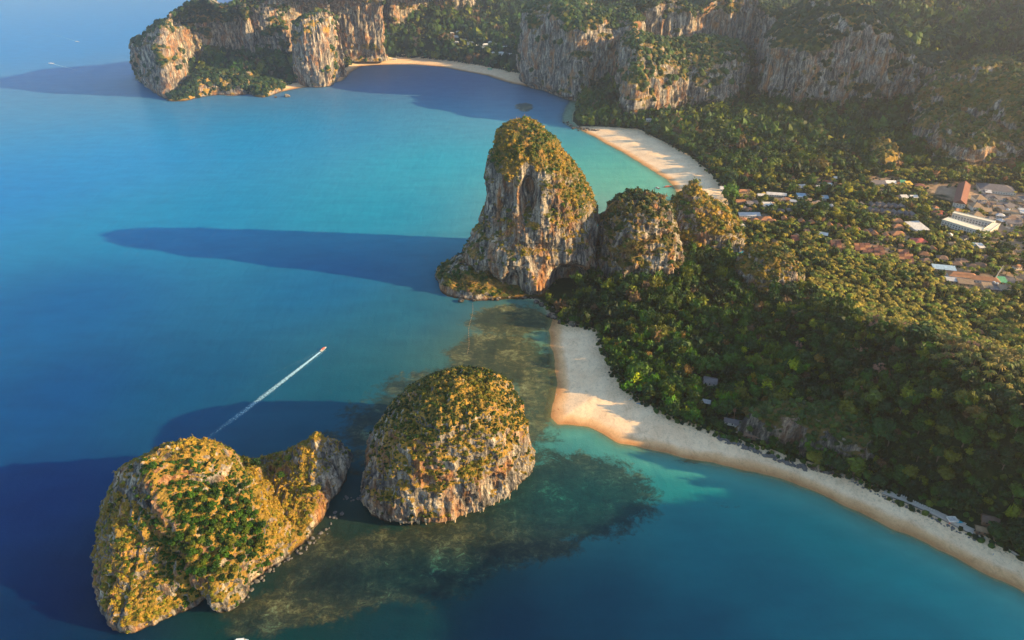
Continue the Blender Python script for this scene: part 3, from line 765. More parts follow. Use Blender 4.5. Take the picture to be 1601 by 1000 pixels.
ridge('cliff_wall', [(520,92),(548,84),(572,92),(586,82)], [(520,-5,2160),(560,-15,2170),(590,-20,2180)],
      CLIFF, 'yellow stained cliff wall behind trees right of the pale buttress', nt=160, nr=70, z0=12, world_back=[(-400, 2330), (-590, 2330)],
      mat=M_ROCK_DRY, veg_bias=-0.1, amp=8, seed=114, butt=16, shrub_den=0.025, flute=1.4, **FARK)
ridge('cliff_wall', [(588,62),(610,74),(640,66),(662,60),(690,46),(718,34)], [(590,-30,2260),(640,-40,2300),(700,-30,2420),(735,-25,2500)],
      CLIFF, 'tall bright cream cliff wall above the distant beach at the top edge', nt=260, nr=90, z0=20, world_back=[(-130, 2750), (-420, 2700), (-560, 2420)],
      mat=M_ROCK_DRY, veg_bias=-0.15, amp=9, seed=115, butt=16, shrub_den=0.020, flute=1.5, **FARK)
ridge('rock_point', [(262,156),(285,158),(312,152),(340,148),(365,148),(392,145),(400,130)], [(275,140,1890),(310,118,1915),(345,112,1935),(380,116,1935)],
      DOME, 'low scrubby rock point at the foot of the blunt headland', nt=180, nr=45, z0=0, world_back=[(-720, 1990), (-880, 1990)],
      mat=M_ROCK_DRY, veg_bias=0.35, amp=6, seed=116, shrub_den=0.034, **FARK)
ridge('rock_point', [(392,146),(412,152),(440,142),(448,134)], [(400,128,1930),(425,132,1925)],
      DOME, 'small brown rock point beside the short orange strip of sand', nt=100, nr=30, z0=0, world_back=[(-620, 2010), (-700, 2010)],
      mat=M_ROCK_DRY, veg_bias=0.35, amp=5, seed=117, shrub_den=0.034, **FARK)
# middle massifs
ridge('cliff_massif', [(832,135),(858,142),(880,150),(900,150)], [(836,10,2010),(862,0,2020),(890,2,2030),(905,-2,2030)],
      CLIFF2, 'shaded blue grey cliff block at the east end of the distant beach', nt=200, nr=90, z0=4, world_back=[(210, 2180), (60, 2180), (40, 2080)],
      mat=M_ROCK, veg_bias=-0.05, amp=10, seed=118, butt=24, shrub_den=0.031, flute=1.3, **FARK)
ridge('cliff_massif', [(888,152),(925,155),(960,150),(985,152)], [(900,20,1920),(925,16,1930),(955,18,1930),(982,14,1930)],
      CLIFF2, 'streaked cliff block left of the sunlit overhanging wall', nt=220, nr=90, z0=6, world_back=[(330, 2080), (150, 2090)],
      mat=M_ROCK, veg_bias=-0.05, amp=8, seed=119, butt=24, shrub_den=0.027, flute=1.4, **FARK)
ridge('cliff_massif', [(982,182),(1010,182),(1060,172),(1110,172),(1150,160)], [(992,50,1760),(1010,54,1770),(1035,64,1770),(1065,66,1780),(1110,60,1800),(1145,66,1800)],
      [(0, 0), (-.06, .10), (-.05, .3), (-.02, .55), (.10, .74), (.4, .9), (1, 1)],
      'overhanging pale cliff wall with one bright sunlit flank behind the far beach', nt=300, nr=110, z0=12, world_back=[(600, 1900), (470, 1950), (310, 1880)],
      mat=M_ROCK, veg_bias=-0.15, amp=9, seed=120, butt=24, shrub_den=0.027, flute=1.6, **FARK)
ridge('cliff_massif', [(995,120),(1040,125),(1100,120),(1165,120),(1200,130)], [(1005,10,1930),(1050,0,1940),(1090,20,1930),(1125,2,1950),(1170,-10,1960),(1195,10,1950)],
      CLIFF2, 'dark forested upper cliffs rising behind the overhanging pale wall', nt=300, nr=80, z0=30, world_back=[(800, 2120), (560, 2160), (330, 2130)],
      mat=M_ROCK, veg_bias=-0.05, amp=12, seed=121, butt=24, shrub_den=0.034, flute=1.1, **FARK)
ridge('cliff_massif', [(1205,168),(1250,178),(1310,178),(1380,178),(1425,180),(1445,168)], [(1222,48,1760),(1260,24,1770),(1290,4,1780),(1335,-2,1780),(1362,10,1770),(1385,40,1760),(1410,66,1750),(1432,86,1740)],
      CLIFF2, 'widest shaded massif with an orange sunlit edge on its right end', nt=380, nr=110, z0=12, world_back=[(1075, 1740), (960, 1880), (760, 1930), (650, 1850)],
      mat=M_ROCK, veg_bias=-0.1, amp=11, seed=122, butt=24, shrub_den=0.031, flute=1.5, **FARK)
ridge('cliff_massif', [(1455,245),(1500,262),(1550,262),(1601,255),(1680,262)], [(1468,180,1420),(1500,140,1440),(1545,116,1450),(1590,112,1450),(1650,140,1430)],
      CLIFF2, 'forested rock hill with orange cliff patches at the right edge', nt=300, nr=90, z0=10, world_back=[(1350, 1400), (1250, 1620), (1000, 1620), (880, 1500)],
      mat=M_ROCK, veg_bias=-0.05, crag=1.6, amp=13, seed=123, butt=24, shrub_den=0.037, shrub_size=5.0, palette=PAL_MIX, far=True, cat='cliff')

bpy.context.view_layer.update()
DG = bpy.context.evaluated_depsgraph_get()
def cast(px, py):
    d = Vector(ray(px, py)).normalized()
    h, loc, n, _, o, _ = S.ray_cast(DG, Vector((0, 0, H)), d)
    return (loc, n, o) if h else (None, None, None)
def gh(x, y): return float(height(np.array([x], float), np.array([y], float))[0])
def onground(px, py, up=0):
    z = 4.0
    for _ in range(3):
        g = G(px, py, z + up); z = max(gh(g[0], g[1]), 0)
    return np.array([g[0], g[1], z])

# ------------------------------------------------------------------ buildings
R_ORANGE = roof_mat('orange_tile', (.42, .19, .085)); R_RED = roof_mat('red_tile', (.36, .09, .05)); R_MAROON = roof_mat('maroon_tile', (.20, .075, .05))
R_GREY = roof_mat('grey_shingle', (.17, .15, .15)); R_TAN = roof_mat('tan_thatch', (.32, .22, .13)); R_WHITE = roof_mat('white_sheet_roof', (.68, .66, .62))
R_BLUE = roof_mat('blue_sheet_roof', (.30, .44, .56)); R_GREEN = roof_mat('green_sheet_roof', (.12, .42, .2)); R_YELLOW = roof_mat('yellow_awning', (.75, .48, .05))
R_BROWN = roof_mat('brown_thatch', (.20, .12, .08)); R_PINK = roof_mat('coral_roof', (.62, .13, .10))
W_WHITE = flat_mat('white_plaster', (.62, .58, .52), .8, .12); W_TAN = flat_mat('tan_plaster', (.42, .30, .18), .8, .15); W_BROWN = flat_mat('timber_wall', (.16, .09, .055), .8, .3)
M_WIN = flat_mat('window_glass', (.03, .04, .05), .2, .2); M_SLAB = flat_mat('pale_paving', (.48, .42, .35), .9, .15)
CLEAR = []       # x, y, radius kept free of trees, radius of low trees
def house(px, py, w_, d_, wall_h, roof, wall, kind, label, group=None, rot=0.0, rise=2.6, name='house', over=0.9, cat='house'):
    p = onground(px, py, wall_h + rise * .4)
    t = empty(name, p, rot); tag(t, label, cat, group)
    CLEAR.append((p[0], p[1], 0.5 * max(w_, d_) + 1.5, 0.5 * max(w_, d_) + 26))
    x, y = w_ / 2, d_ / 2
    MB().box(-x, x, -y, y, -1.5, wall_h).build('wall', wall, t)
    X, Y_ = x + over, y + over; z0 = wall_h + 0.02; z1 = wall_h + rise
    b = MB()
    if kind == 'flat':
        b.box(-X, X, -Y_, Y_, z0, z0 + .5)
        for q in ((-X, -X + .3, -Y_, Y_), (X - .3, X, -Y_, Y_), (-X + .3, X - .3, -Y_, -Y_ + .3), (-X + .3, X - .3, Y_ - .3, Y_)): b.box(q[0], q[1], q[2], q[3], z0 + .5, z0 + 1.1)
    elif kind == 'gable':
        if w_ >= d_: V_ = [(-X,-Y_,z0),(X,-Y_,z0),(X,Y_,z0),(-X,Y_,z0),(-X,0,z1),(X,0,z1)]; F_ = [(0,1,5,4),(2,3,4,5),(1,2,5),(3,0,4),(0,3,2,1)]
        else: V_ = [(-X,-Y_,z0),(X,-Y_,z0),(X,Y_,z0),(-X,Y_,z0),(0,-Y_,z1),(0,Y_,z1)]; F_ = [(1,2,5,4),(3,0,4,5),(0,1,4),(2,3,5),(0,3,2,1)]
        b.add(V_, F_)
    elif kind == 'hip':
        m = min(X, Y_)
        a, c = ((-X + m * .9, 0), (X - m * .9, 0)) if w_ >= d_ else ((0, -Y_ + m * .9), (0, Y_ - m * .9))
        V_ = [(-X,-Y_,z0),(X,-Y_,z0),(X,Y_,z0),(-X,Y_,z0),(*a,z1),(*c,z1)]
        F_ = [(0,1,5,4),(2,3,4,5),(1,2,5),(3,0,4),(0,3,2,1)] if w_ >= d_ else [(1,2,5,4),(3,0,4,5),(0,1,4),(2,3,5),(0,3,2,1)]
        b.add(V_, F_)
    elif kind == 'mono':
        b.add([(-X,-Y_,z0),(X,-Y_,z0),(X,Y_,z1),(-X,Y_,z1),(-X,-Y_,z0+.3),(X,-Y_,z0+.3),(X,Y_,z1+.3),(-X,Y_,z1+.3)], [(0,3,2,1),(4,5,6,7),(0,1,5,4),(1,2,6,5),(2,3,7,6),(3,0,4,7)])
    b.build('roof', roof, t)
    if wall_h >= 2.8:
        wm = MB().box(-.6, .6, -.06, .06, -.7, .7).mesh('window', M_WIN)
        for fl in range(max(1, int(wall_h // 3))):
            n = max(2, int(w_ // 3.6)); zc = 1.7 + fl * 3
            for k in range(n):
                o = link('window', wm, t); o.location = (-x + (k + .5) * w_ / n, -y - .05, zc)
            if w_ < 12 or fl == 0:
                n = max(1, int(d_ // 4))
                for k in range(min(n, 8)):
                    o = link('window', wm, t); o.location = (x + .05, -y + (k + .5) * d_ / n, zc); o.rotation_euler = (0, 0, math.pi / 2)
    return t
r_ = random.Random(5)
# orange bungalows in the curving row
for i, (a, b_) in enumerate([(1227,340),(1239,341),(1254,344),(1270,346),(1298,350),(1313,352),(1327,355),(1341,357),(1355,361),(1368,363),(1386,366)]):
    house(a, b_, 7.8, 8.5, 3, R_ORANGE, W_BROWN, 'gable', 'orange roofed bungalow in the long row crossing the palm grove', 'orange bungalows in a row', rot=-.25 + .2 * r_.random(), rise=3.4, name='bungalow')
for a, b_, w_ in [(1403,343,15),(1404,352,14),(1404,363,19)]:
    house(a, b_, w_, w_ * .8, 3.5, R_ORANGE, W_TAN, 'hip', {343: 'rear one of three stacked orange hip roofs west of the white roof', 352: 'middle one of three stacked orange hip roofs west of the white roof', 363: 'largest orange hip roof at the front of a stack of three'}[b_], 'stacked orange hip roofed houses', rise=4, rot=-.1)
# grey rooms in two rows
for i in range(6): house(1364 + i * 9.3, 318 + i * .7, 7, 11, 3, R_GREY, W_BROWN, 'gable', 'small grey gabled cottage in the rear of two tight rows', 'grey cottages in the rear row', rise=4.2, name='cottage', rot=.05, over=.5)
for i in range(8): house(1362 + i * 9.3, 326 + i * 1.1, 7, 11, 3, R_GREY, W_TAN, 'gable', 'small grey gabled cottage in the front of two tight rows', 'grey cottages in the front row', rise=4.2, name='cottage', rot=.05, over=.5)
# terracotta stacks
for cx_, cy_, nx2, ny2 in [(1369,385,2,4),(1408,391,2,4),(1423,398,1,4),(1302,377,2,4),(1339,381,3,3),(1352,388,2,2)]:
    for j in range(ny2):
        for i in range(nx2):
            house(cx_ + i * 8.5 + j * .6, cy_ + j * 3.8, 5.8, 5.2, 3, R_MAROON if (i + j) % 3 else R_ORANGE, W_TAN, 'gable', f"tiny {'dull red' if (i + j) % 3 else 'orange'} roofed room in the {('rear', 'second', 'third', 'front')[j]} step of the {'lone' if cx_ < 1310 else 'western' if cx_ < 1360 else 'middle' if cx_ < 1400 else 'eastern'} terracotta block", 'terracotta rooms in stepped blocks', rise=2.4, name='cottage', rot=-.15, over=.4)
for a, b_ in [(1446,395),(1448,405),(1474,401),(1504,405),(1540,400),(1534,412),(1496,410),(1520,414)]:
    house(a, b_, 12, 10, 3, R_BROWN if a % 3 else R_ORANGE, W_TAN, 'hip', 'brown hip roofed house half hidden by trees above the long orange roof', 'brown roofed houses among the trees', rise=3.5, rot=r_.uniform(-.6, .6))
# hotel: three joined wings round a court
p0, p1, p2, p3_, = onground(1491,332,9), onground(1555,347,9), onground(1478,341,9), onground(1545,361,9)
t = empty('hotel_building', (p0 + p3_) / 2); tag(t, 'long white flat roofed hotel with two parallel wings and a narrow court', 'hotel')
for A_, B_, wd, h_ in ((p0, p1, 9, 9), (p2, p3_, 17, 8.2), (p3_ + np.array([1, 4, 0]), p1 - np.array([-1, 4, 0]), 8, 8.6)):
    d_ = B_ - A_; L_ = np.hypot(d_[0], d_[1]); an = math.atan2(d_[1], d_[0]); mid = (A_ + B_) / 2 - np.array(t.location)
    wo = MB().box(-L_/2, L_/2, -wd/2, wd/2, -4, h_).build('wing', W_WHITE, t); wo.location = mid; wo.rotation_euler = (0, 0, an)
    rr_ = MB().box(-L_/2 - .6, L_/2 + .6, -wd/2 - .6, wd/2 + .6, h_ + .02, h_ + .5)
    for s_ in (-1, 1): rr_.box(-L_/2 - .6, L_/2 + .6, s_ * (wd/2 + .4) - .18, s_ * (wd/2 + .4) + .18, h_ + .5, h_ + 1.2)
    ro_ = rr_.build('flat_roof', flat_mat('cream_roof_deck', (.74, .66, .50), .8, .12), wo)
    wm = MB().box(-.8, .8, -.06, .06, -.8, .8).mesh('window', M_WIN)
    for fl in range(2):
        for k in range(int(L_ // 4)):
            o = link('window', wm, wo); o.location = (-L_/2 + 2 + k * 4, -wd/2 - .05, 2 + fl * 3.2)
for q in np.linspace(0, 1, 7): c_ = p2 * (1 - q) + p1 * q; CLEAR.append((c_[0], c_[1], 22, 50))
for a_, b_, lab in [(1532,307,'rear'),(1527,319,'middle'),(1527,333,'front')]:
    house(a_, b_, 17, 17, 6, R_TAN, W_WHITE, 'hip', f'tan hip roofed block, {lab} one of three beside the long maroon roof', 'tan hip roofed blocks', rise=5, rot=-.1, name='apartment_block', cat='building')
a_, b_ = onground(1510,283,8), onground(1500,322,8)
house(1505, 300, 17, abs(a_[1] - b_[1]) * .95, 7, R_MAROON, W_WHITE, 'gable', 'very long maroon gabled roof pointing towards the hills', rise=6, rot=-math.atan2(a_[0] - b_[0], a_[1] - b_[1]), name='long_building', cat='building')
house(1558, 291, 52, 34, 5, R_GREY, W_WHITE, 'hip', 'large dark grey roof at the back of the village by the right edge', rise=6, rot=-.35, name='long_building', cat='building')
for a_, b_, w_, d_, rf, kd, lab in [(1497,327,12,9,R_ORANGE,'hip','small orange roofed annex at the foot of the long maroon roof'),(1469,331,17,15,R_RED,'hip','red hip roofed house left of the white flat roofed hotel'),
    (1548,305,20,14,R_GREY,'hip','grey roofed house just behind the tan hip roofed blocks'),(1566,308,22,16,R_GREY,'gable','dark gabled house right of the tan hip roofed blocks'),(1560,322,14,12,R_TAN,'gable','cream walled house with a tan gable right of the tan blocks'),
    (1578,318,16,14,R_GREY,'hip','grey hip roofed house near the right edge of the village'),(1543,328,13,9,R_TAN,'mono','low cream shed roof in front of the dark gabled house'),(1574,330,13,10,R_TAN,'gable','small tan gabled house by the right edge'),
    (1590,338,26,10,R_GREY,'gable','long grey shed roof on the street at the right edge'),(1586,347,20,8,R_GREY,'mono','narrow grey lean to roof at the right edge by the hotel'),(1575,342,12,9,R_TAN,'hip','little tan pavilion right of the hotel end wing'),
    (1434,353,21,27,R_WHITE,'mono','white sheet metal roof west of the palm trees by the hotel'),(1437,374,17,14,R_PINK,'hip','coral red pyramid roof below the white sheet metal roof'),(1527,381,11,11,R_BLUE,'gable','small house with a bright blue and white roof'),
    (1533,384,8,9,R_WHITE,'mono','white lean to beside the bright blue roof'),(1197,340,18,16,R_ORANGE,'hip','largest orange hip roof near the far beach'),(1172,335,32,7,R_WHITE,'mono','long white canopy roof just off the far beach'),
    (1160,341,14,9,R_ORANGE,'hip','orange roof in front of the long white canopy by the beach'),(1181,342,10,9,R_ORANGE,'hip','small orange roof between the long white canopy and the largest hip roof'),
    (1158,313,15,10,R_ORANGE,'gable','orange gabled lodge facing the far beach'),(1175,315,17,12,R_GREY,'gable','grey gabled lodge beside the orange lodge by the far beach'),(1164,297,24,9,R_ORANGE,'hip','low orange restaurant roof at the top of the far beach'),
    (1132,294,12,6,R_WHITE,'mono','white beach kiosk roof at the edge of the far sand'),(1147,296,10,6,R_WHITE,'mono','second white kiosk roof behind the far sand'),(1214,302,30,9,R_WHITE,'gable','long white tent roof in the palm grove'),
    (1194,301,6,6,R_YELLOW,'hip','bright yellow canopy left of the long white tent roof'),(1237,305,6,6,R_YELLOW,'hip','yellow canopy right of the long white tent roof'),(1253,305,13,9,R_BLUE,'mono','pale blue sheet roof right of the long white tent'),
    (1200,319,14,9,R_WHITE,'mono','white roof tucked under trees below the long white tent'),(1284,291,15,13,R_WHITE,'gable','white walled guest house north of the grove'),(1296,289,13,10,R_BLUE,'mono','pale blue roof beside the white walled guest house'),
    (1310,277,12,9,R_WHITE,'gable','cream house standing highest behind the guest house'),(1293,283,12,8,R_RED,'hip','red roof behind the white walled guest house'),(1255,291,10,8,R_WHITE,'mono','small white roof left of the white walled guest house'),
    (1290,308,9,6,R_BLUE,'mono','tiny blue roof in the clearing of the grove'),(1374,285,22,14,R_GREY,'mono','wide grey sheet roof at the back of the clearing'),(1390,283,20,15,R_WHITE,'gable','wide white roof at the back of the clearing'),
    (1403,284,8,9,R_ORANGE,'gable','orange roof beside the wide white roof'),(1412,284,8,7,R_GREEN,'mono','green canopy roof beside the yellow shed'),(1421,286,9,9,R_YELLOW,'mono','yellow shed roof east of the green canopy'),
    (1438,288,15,12,R_MAROON,'hip','maroon roof half hidden behind trees east of the yellow shed'),(1428,306,11,9,R_WHITE,'gable','bright white roof in the grassy clearing'),(1414,307,10,6,R_WHITE,'mono','low white wall and roof beside the bright white roof'),
    (1409,382,5,5,R_ORANGE,'hip','tiny orange kiosk above the terracotta blocks'),(1160,351,8,8,R_WHITE,'hip','white pointed tent near the cone shaped rock'),(1158,366,10,8,R_ORANGE,'hip','orange roof between the cone shaped rock and the pool'),
    (1242,369,8,7,R_MAROON,'gable','small maroon roof alone in the grove'),(1244,374,8,7,R_RED,'gable','small red roof alone in the grove'),(1531,517,8,7,R_ORANGE,'hip','lone orange hut deep in the coconut grove'),(1383,297,12,7,R_TAN,'gable','tan roof at the edge of the clearing')]:
    house(a_, b_, w_, d_, 3.2, rf, W_WHITE if rf in (R_WHITE, R_BLUE, R_GREY) else W_TAN, kd, lab, rot=r_.uniform(-.3, .15), rise=3)
for i in range(34):
    a_, b_ = r_.uniform(1528, 1604), r_.uniform(296, 352)
    if any(math.hypot(a_ - q, (b_ - e) * 2) < 9 for q, e in ((1532,307),(1527,319),(1527,333),(1555,347),(1545,361),(1530,350))): continue
    house(a_, b_, r_.uniform(7, 13), r_.uniform(7, 11), 3.2, (R_GREY, R_TAN, R_BROWN, R_GREY, R_WHITE)[i % 5], (W_WHITE, W_TAN)[i % 2], ('hip', 'gable', 'mono')[i % 3], f"small {('grey', 'tan', 'brown', 'grey', 'white')[i % 5]} {('hip', 'gable', 'lean to')[i % 3]} roof {'behind' if b_ < 312 else 'beside' if b_ < 330 else 'before'} the tan hip roofed blocks, {'at the frame edge' if a_ > 1568 else 'close by'}", 'buildings of the crowded quarter', rise=2.6, rot=r_.uniform(-.5, .3))
for i in range(14):
    a_, b_ = r_.uniform(1150, 1300), r_.uniform(296, 345)
    house(a_, b_, r_.uniform(6, 11), r_.uniform(6, 9), 3.2, (R_GREY, R_TAN, R_ORANGE, R_WHITE)[i % 4], W_TAN, ('hip', 'gable')[i % 2], f"small {('grey', 'tan', 'orange', 'white')[i % 4]} {('hip', 'gable')[i % 2]} roof {'by the far beach' if a_ < 1200 else 'inland of the far beach'}, {'level with the long white canopy' if b_ > 325 else 'level with the long white tent'}", 'small roofs between the trees', rise=2.8, rot=r_.uniform(-.5, .3))
VANCH = [(1158,313,'the orange lodge by the far beach'),(1172,335,'the long white canopy'),(1197,340,'the largest orange hip roof'),(1214,302,'the long white tent'),(1284,291,'the white walled guest house'),(1390,284,'the wide white roof'),(1428,306,'the bright white roof in the clearing'),
  (1385,322,'the tight grey cottage rows'),(1270,346,'the middle of the bungalow row'),(1341,357,'the east end of the bungalow row'),(1404,352,'the stacked orange hip roofs'),(1434,353,'the white sheet metal roof'),(1437,375,'the coral pyramid roof'),(1300,377,'the lone terracotta block'),
  (1408,391,'the middle terracotta block'),(1468,331,'the red roof by the hotel'),(1515,350,'the white hotel'),(1527,382,'the bright blue roof'),(1474,401,'the brown roofs among the trees'),(1510,300,'the long maroon roof'),(1505,428,'the long orange roof'),(1590,380,'the bare ground at the right edge')]
for i in range(60):
    a_, b_ = (r_.uniform(1200, 1600), r_.uniform(272, 415)) if i % 3 else (r_.uniform(1340, 1520), r_.uniform(300, 400))
    g_ = onground(a_, b_)
    if any(math.hypot(g_[0] - q[0], g_[1] - q[1]) < q[2] + 9 for q in CLEAR): continue
    an_ = min(VANCH, key=lambda q: (q[0] - a_) ** 2 + (q[1] - b_) ** 2 * 4)
    house(a_, b_, r_.uniform(6, 11), r_.uniform(6, 9), 3.4, (R_TAN, R_ORANGE, R_WHITE, R_GREY, R_BROWN)[i % 5], (W_WHITE, W_TAN)[i % 2], ('hip', 'gable')[i % 2], f"small {('tan', 'orange', 'white', 'grey', 'brown')[i % 5]} {('hip', 'gable')[i % 2]} roof {'behind' if b_ < an_[1] else 'in front of'} {an_[2]}", 'small roofs among the palms', rise=2.8, rot=r_.uniform(-.6, .4))
# lower village by the right edge
house(1505,428,32,13,5,R_ORANGE,W_WHITE,'hip','long orange hip roof over white walls, western half',rise=4.2,rot=-.28,name='long_building',cat='building')
house(1539,434,33,11,4.2,R_ORANGE,W_WHITE,'hip','long orange hip roof over white walls, eastern half beside the tanks',rise=3.4,rot=-.28,name='long_building',cat='building')
for a_, b_, w_, d_, rf, kd, lab in [(1476,418,26,10,R_BLUE,'mono','pale blue shed roof left of the long orange roof'),(1488,435,13,12,R_WHITE,'gable','white gabled house below the long orange roof'),(1510,440,17,10,R_TAN,'mono','cream lean to roof in front of the long orange roof'),
    (1544,446,10,12,R_TAN,'mono','tan shed roof near the tall bare trunk'),(1557,449,14,14,R_GREY,'flat','grey flat roof below the tall bare trunk'),(1570,450,10,13,R_TAN,'mono','cream shed roof at the foot of the tanks'),
    (1567,437,8,13,R_GREEN,'mono','green shed roof attached to the grey one at the right edge'),(1577,437,14,13,R_GREY,'mono','grey metal shed roof at the far right edge')]:
    house(a_, b_, w_, d_, 3.4, rf, W_TAN, kd, lab, rise=1.8, rot=-.25)
# distant resort by the far bay
M_TENT = roof_mat('pale_canvas', (.72, .74, .74))
for i, (a, b_) in enumerate([(707,83),(718,81),(712,85),(714,89),(726,87),(736,89),(735,91),(746,92),(756,94),(767,90),(778,91),(790,92),(772,99),(784,100),(790,102),(798,103),(640,83),(761,92)]):
    house(a, b_, 15 + (i % 3) * 5, 10, 3, M_TENT if i % 5 else R_WHITE, W_WHITE, 'hip', 'small pale roofed villa behind the distant beach', 'villas behind the distant beach', rise=3.2, name='villa', rot=.2 * (i % 3 - 1))
for a_, b_, rf, lab in [(603,90,R_RED,'red beach bar roof at the west end of the distant beach'),(611,87,R_GREEN,'green beach bar roof at the west end of the distant beach'),(617,91,R_WHITE,'white beach hut at the west end of the distant beach'),(766,107,R_GREEN,'teal roof beside the distant beach')]:
    house(a_, b_, 12, 8, 3, rf, W_WHITE, 'gable', lab, rise=2.5, name='beach_bar')
house(1014,195,12,6,3,R_WHITE,W_WHITE,'mono','white roof in the trees below the overhanging cliff',rise=1.5)
# houses in the near forest
for a_, b_, w_, d_, rf, lab in [(1111,593,12,10,R_GREY,'grey roofed house with pale walls deep in the near forest'),(1146,657,14,6,R_GREY,'blue grey roofed beach lodge, western one, among the near trees'),(1161,662,12,6,R_GREY,'blue grey roofed beach lodge, eastern one, among the near trees'),
    (1176,676,12,9,R_BROWN,'brown thatched lodge just behind the boulder bank'),(1194,671,13,8,R_BROWN,'brown tiled lodge right of the thatched lodge'),(1545,818,10,8,R_BROWN,'brown roofed hut behind the sea wall at lower right'),(1536,826,7,5,R_TAN,'tan roofed hut behind the sea wall at lower right'),(1104,626,7,5,R_WHITE,'small white roof half buried in near forest trees')]:
    house(a_, b_, w_, d_, 3, rf, W_WHITE if rf is R_GREY else W_BROWN, 'gable', lab, rise=2.4, name='lodge', rot=-.35)
house(1489,812,5,3.5,2.4,R_WHITE,flat_mat('coral_paint',(.6,.16,.10)),'flat','small coral and white kiosk on the sea wall terrace',rise=.4,name='kiosk',cat='kiosk')
for c_ in CLEAR[-9:]: pass
# water tanks and the pool
for a_, b_ in [(1554,441),(1559,443),(1574,444),(1579,446)]:
    p = onground(a_, b_, 5); t = empty('water_tank', p); tag(t, 'silver cylindrical water tank at the east end of the long orange roof', 'tank', 'silver water tanks')
    pts = []; o = MB().tube([(0,0,2.5),(0,0,5.6)], [1.7,1.7], 14).build('tank_body', flat_mat('steel', (.6,.6,.6), .3, .1, metal=.6), t)
    MB().tube([(0,0,5.61),(0,0,6.1),(0,0,6.4)], [1.72,1.1,.3], 14).build('lid', flat_mat('steel_lid', (.55,.55,.55), .35, .1), t)
    b = MB()
    for sx_ in (-1, 1):
        for sy_ in (-1, 1): b.box(sx_*1.1-.12, sx_*1.1+.12, sy_*1.1-.12, sy_*1.1+.12, -1, 2.5)
    b.build('stand', W_BROWN, t)
def pool(px, py, rx, ry, label, name='swimming_pool'):
    p = onground(px, py); CLEAR.append((p[0], p[1], max(rx, ry) + 3, max(rx, ry) + 24))
    t = empty(name, p + np.array([0, 0, .6])); tag(t, label, 'pool')
    n = 28; rim = []; wat = []
    for k in range(n):
        a = 2 * math.pi * k / n; q = 1 + .18 * math.sin(2 * a + .6)
        wat.append((rx * q * math.cos(a), ry * q * math.sin(a), .1)); rim.append(((rx * q + 2) * math.cos(a), (ry * q + 2) * math.sin(a)))
    b = MB(); b.add([(x, y, .3) for x, y in rim] + [(x, y, .3) for x, y, _ in wat] + [(x, y, -2.5) for x, y in rim] + [(x, y, -.5) for x, y, _ in wat],
          [(k, (k+1) % n, n + (k+1) % n, n + k) for k in range(n)] + [(2*n + k, 2*n + (k+1) % n, (k+1) % n, k) for k in range(n)] + [(n + k, n + (k+1) % n, 3*n + (k+1) % n, 3*n + k) for k in range(n)])
    b.build('coping', M_SLAB, t)
    m, nt, bb = newmat('pool_water'); bb.inputs['Base Color'].default_value = (.02, .50, .62, 1); bb.inputs['Roughness'].default_value = .1
    bump(nt, noise(nt, coords(nt), 1.2, 3, .6), .3, .1, bb)
    MB().add(wat, [tuple(range(n))]).build('water_surface', m, t)
pool(1161, 399, 8, 13, 'turquoise free form pool beside the cone shaped rock')
pool(1167, 408, 5, 6, 'smaller turquoise pool just in front of the free form pool')
pool(1500, 817, 3, 1.6, 'small dark plunge pool on the terrace behind the sea wall')

# ------------------------------------------------------------------ sea wall, terrace, loungers, boulders
def strip_wall(name, pxs, w_, h_, label, cat, base=-1.5):
    P_ = catmull(np.array([onground(a, b_)[:2] for a, b_ in pxs]), 60, False)
    n = len(P_); d_ = np.gradient(P_, axis=0); d_ /= np.linalg.norm(d_, axis=1, keepdims=True); nn = np.stack([-d_[:, 1], d_[:, 0]], 1)
    z = height(P_[:, 0], P_[:, 1]); A_ = P_ - nn * w_ / 2; B_ = P_ + nn * w_ / 2
    V_ = [];
    for i in range(n): V_ += [(*A_[i], z[i] + base), (*A_[i], z[i] + h_), (*B_[i], z[i] + h_), (*B_[i], z[i] + base)]
    F_ = []
    for i in range(n - 1):
        for k in range(3): F_.append((4*i + k, 4*i + k + 1, 4*(i+1) + k + 1, 4*(i+1) + k))
    F_ += [(0, 1, 2, 3), (4*n-1, 4*n-2, 4*n-3, 4*n-4)]
    t = empty(name, (P_[0, 0], P_[0, 1], z[0])); tag(t, label, cat)
    V_ = [(a - P_[0, 0], b_ - P_[0, 1], c - z[0]) for a, b_, c in V_]
    MB().add(V_, F_).build('masonry', M_SLABD, t)
    cap = [(x, y, zz + (.25 if k % 4 in (1, 2) else 0)) for k, (x, y, zz) in enumerate(V_)]
    V2 = []; F2 = []
    for i in range(n):
        a = np.array(V_[4*i+1]); b_ = np.array(V_[4*i+2]); e = (b_ - a) / np.linalg.norm(b_ - a) * .15
        V2 += [a - e + [0,0,.01], a - e + [0,0,.22], b_ + e + [0,0,.22], b_ + e + [0,0,.01]]
    for i in range(n - 1):
        for k in range(4): F2.append((4*i + k, 4*i + (k+1) % 4, 4*(i+1) + (k+1) % 4, 4*(i+1) + k))
    MB().add(V2, F2).build('coping', M_SLAB, t)
for a, b_ in catmull(np.array([(1382,772),(1402,779),(1432,791),(1462,804),(1492,819),(1525,834)], float), 26, False):
    g_ = onground(a, b_); CLEAR.append((g_[0], g_[1], 2.5, 4))
M_SLABD = flat_mat('old_masonry', (.22, .19, .17), .9, .4)
strip_wall('sea_wall', [(1378,772),(1400,780),(1430,792),(1460,806),(1490,821),(1520,836),(1540,844)], .9, 1.6, 'long grey masonry sea wall along the top of the near beach', 'wall')
strip_wall('sea_wall', [(1572,858),(1586,867),(1601,877),(1625,890)], .9, 1.6, 'short end of grey sea wall at the lower right edge', 'wall')
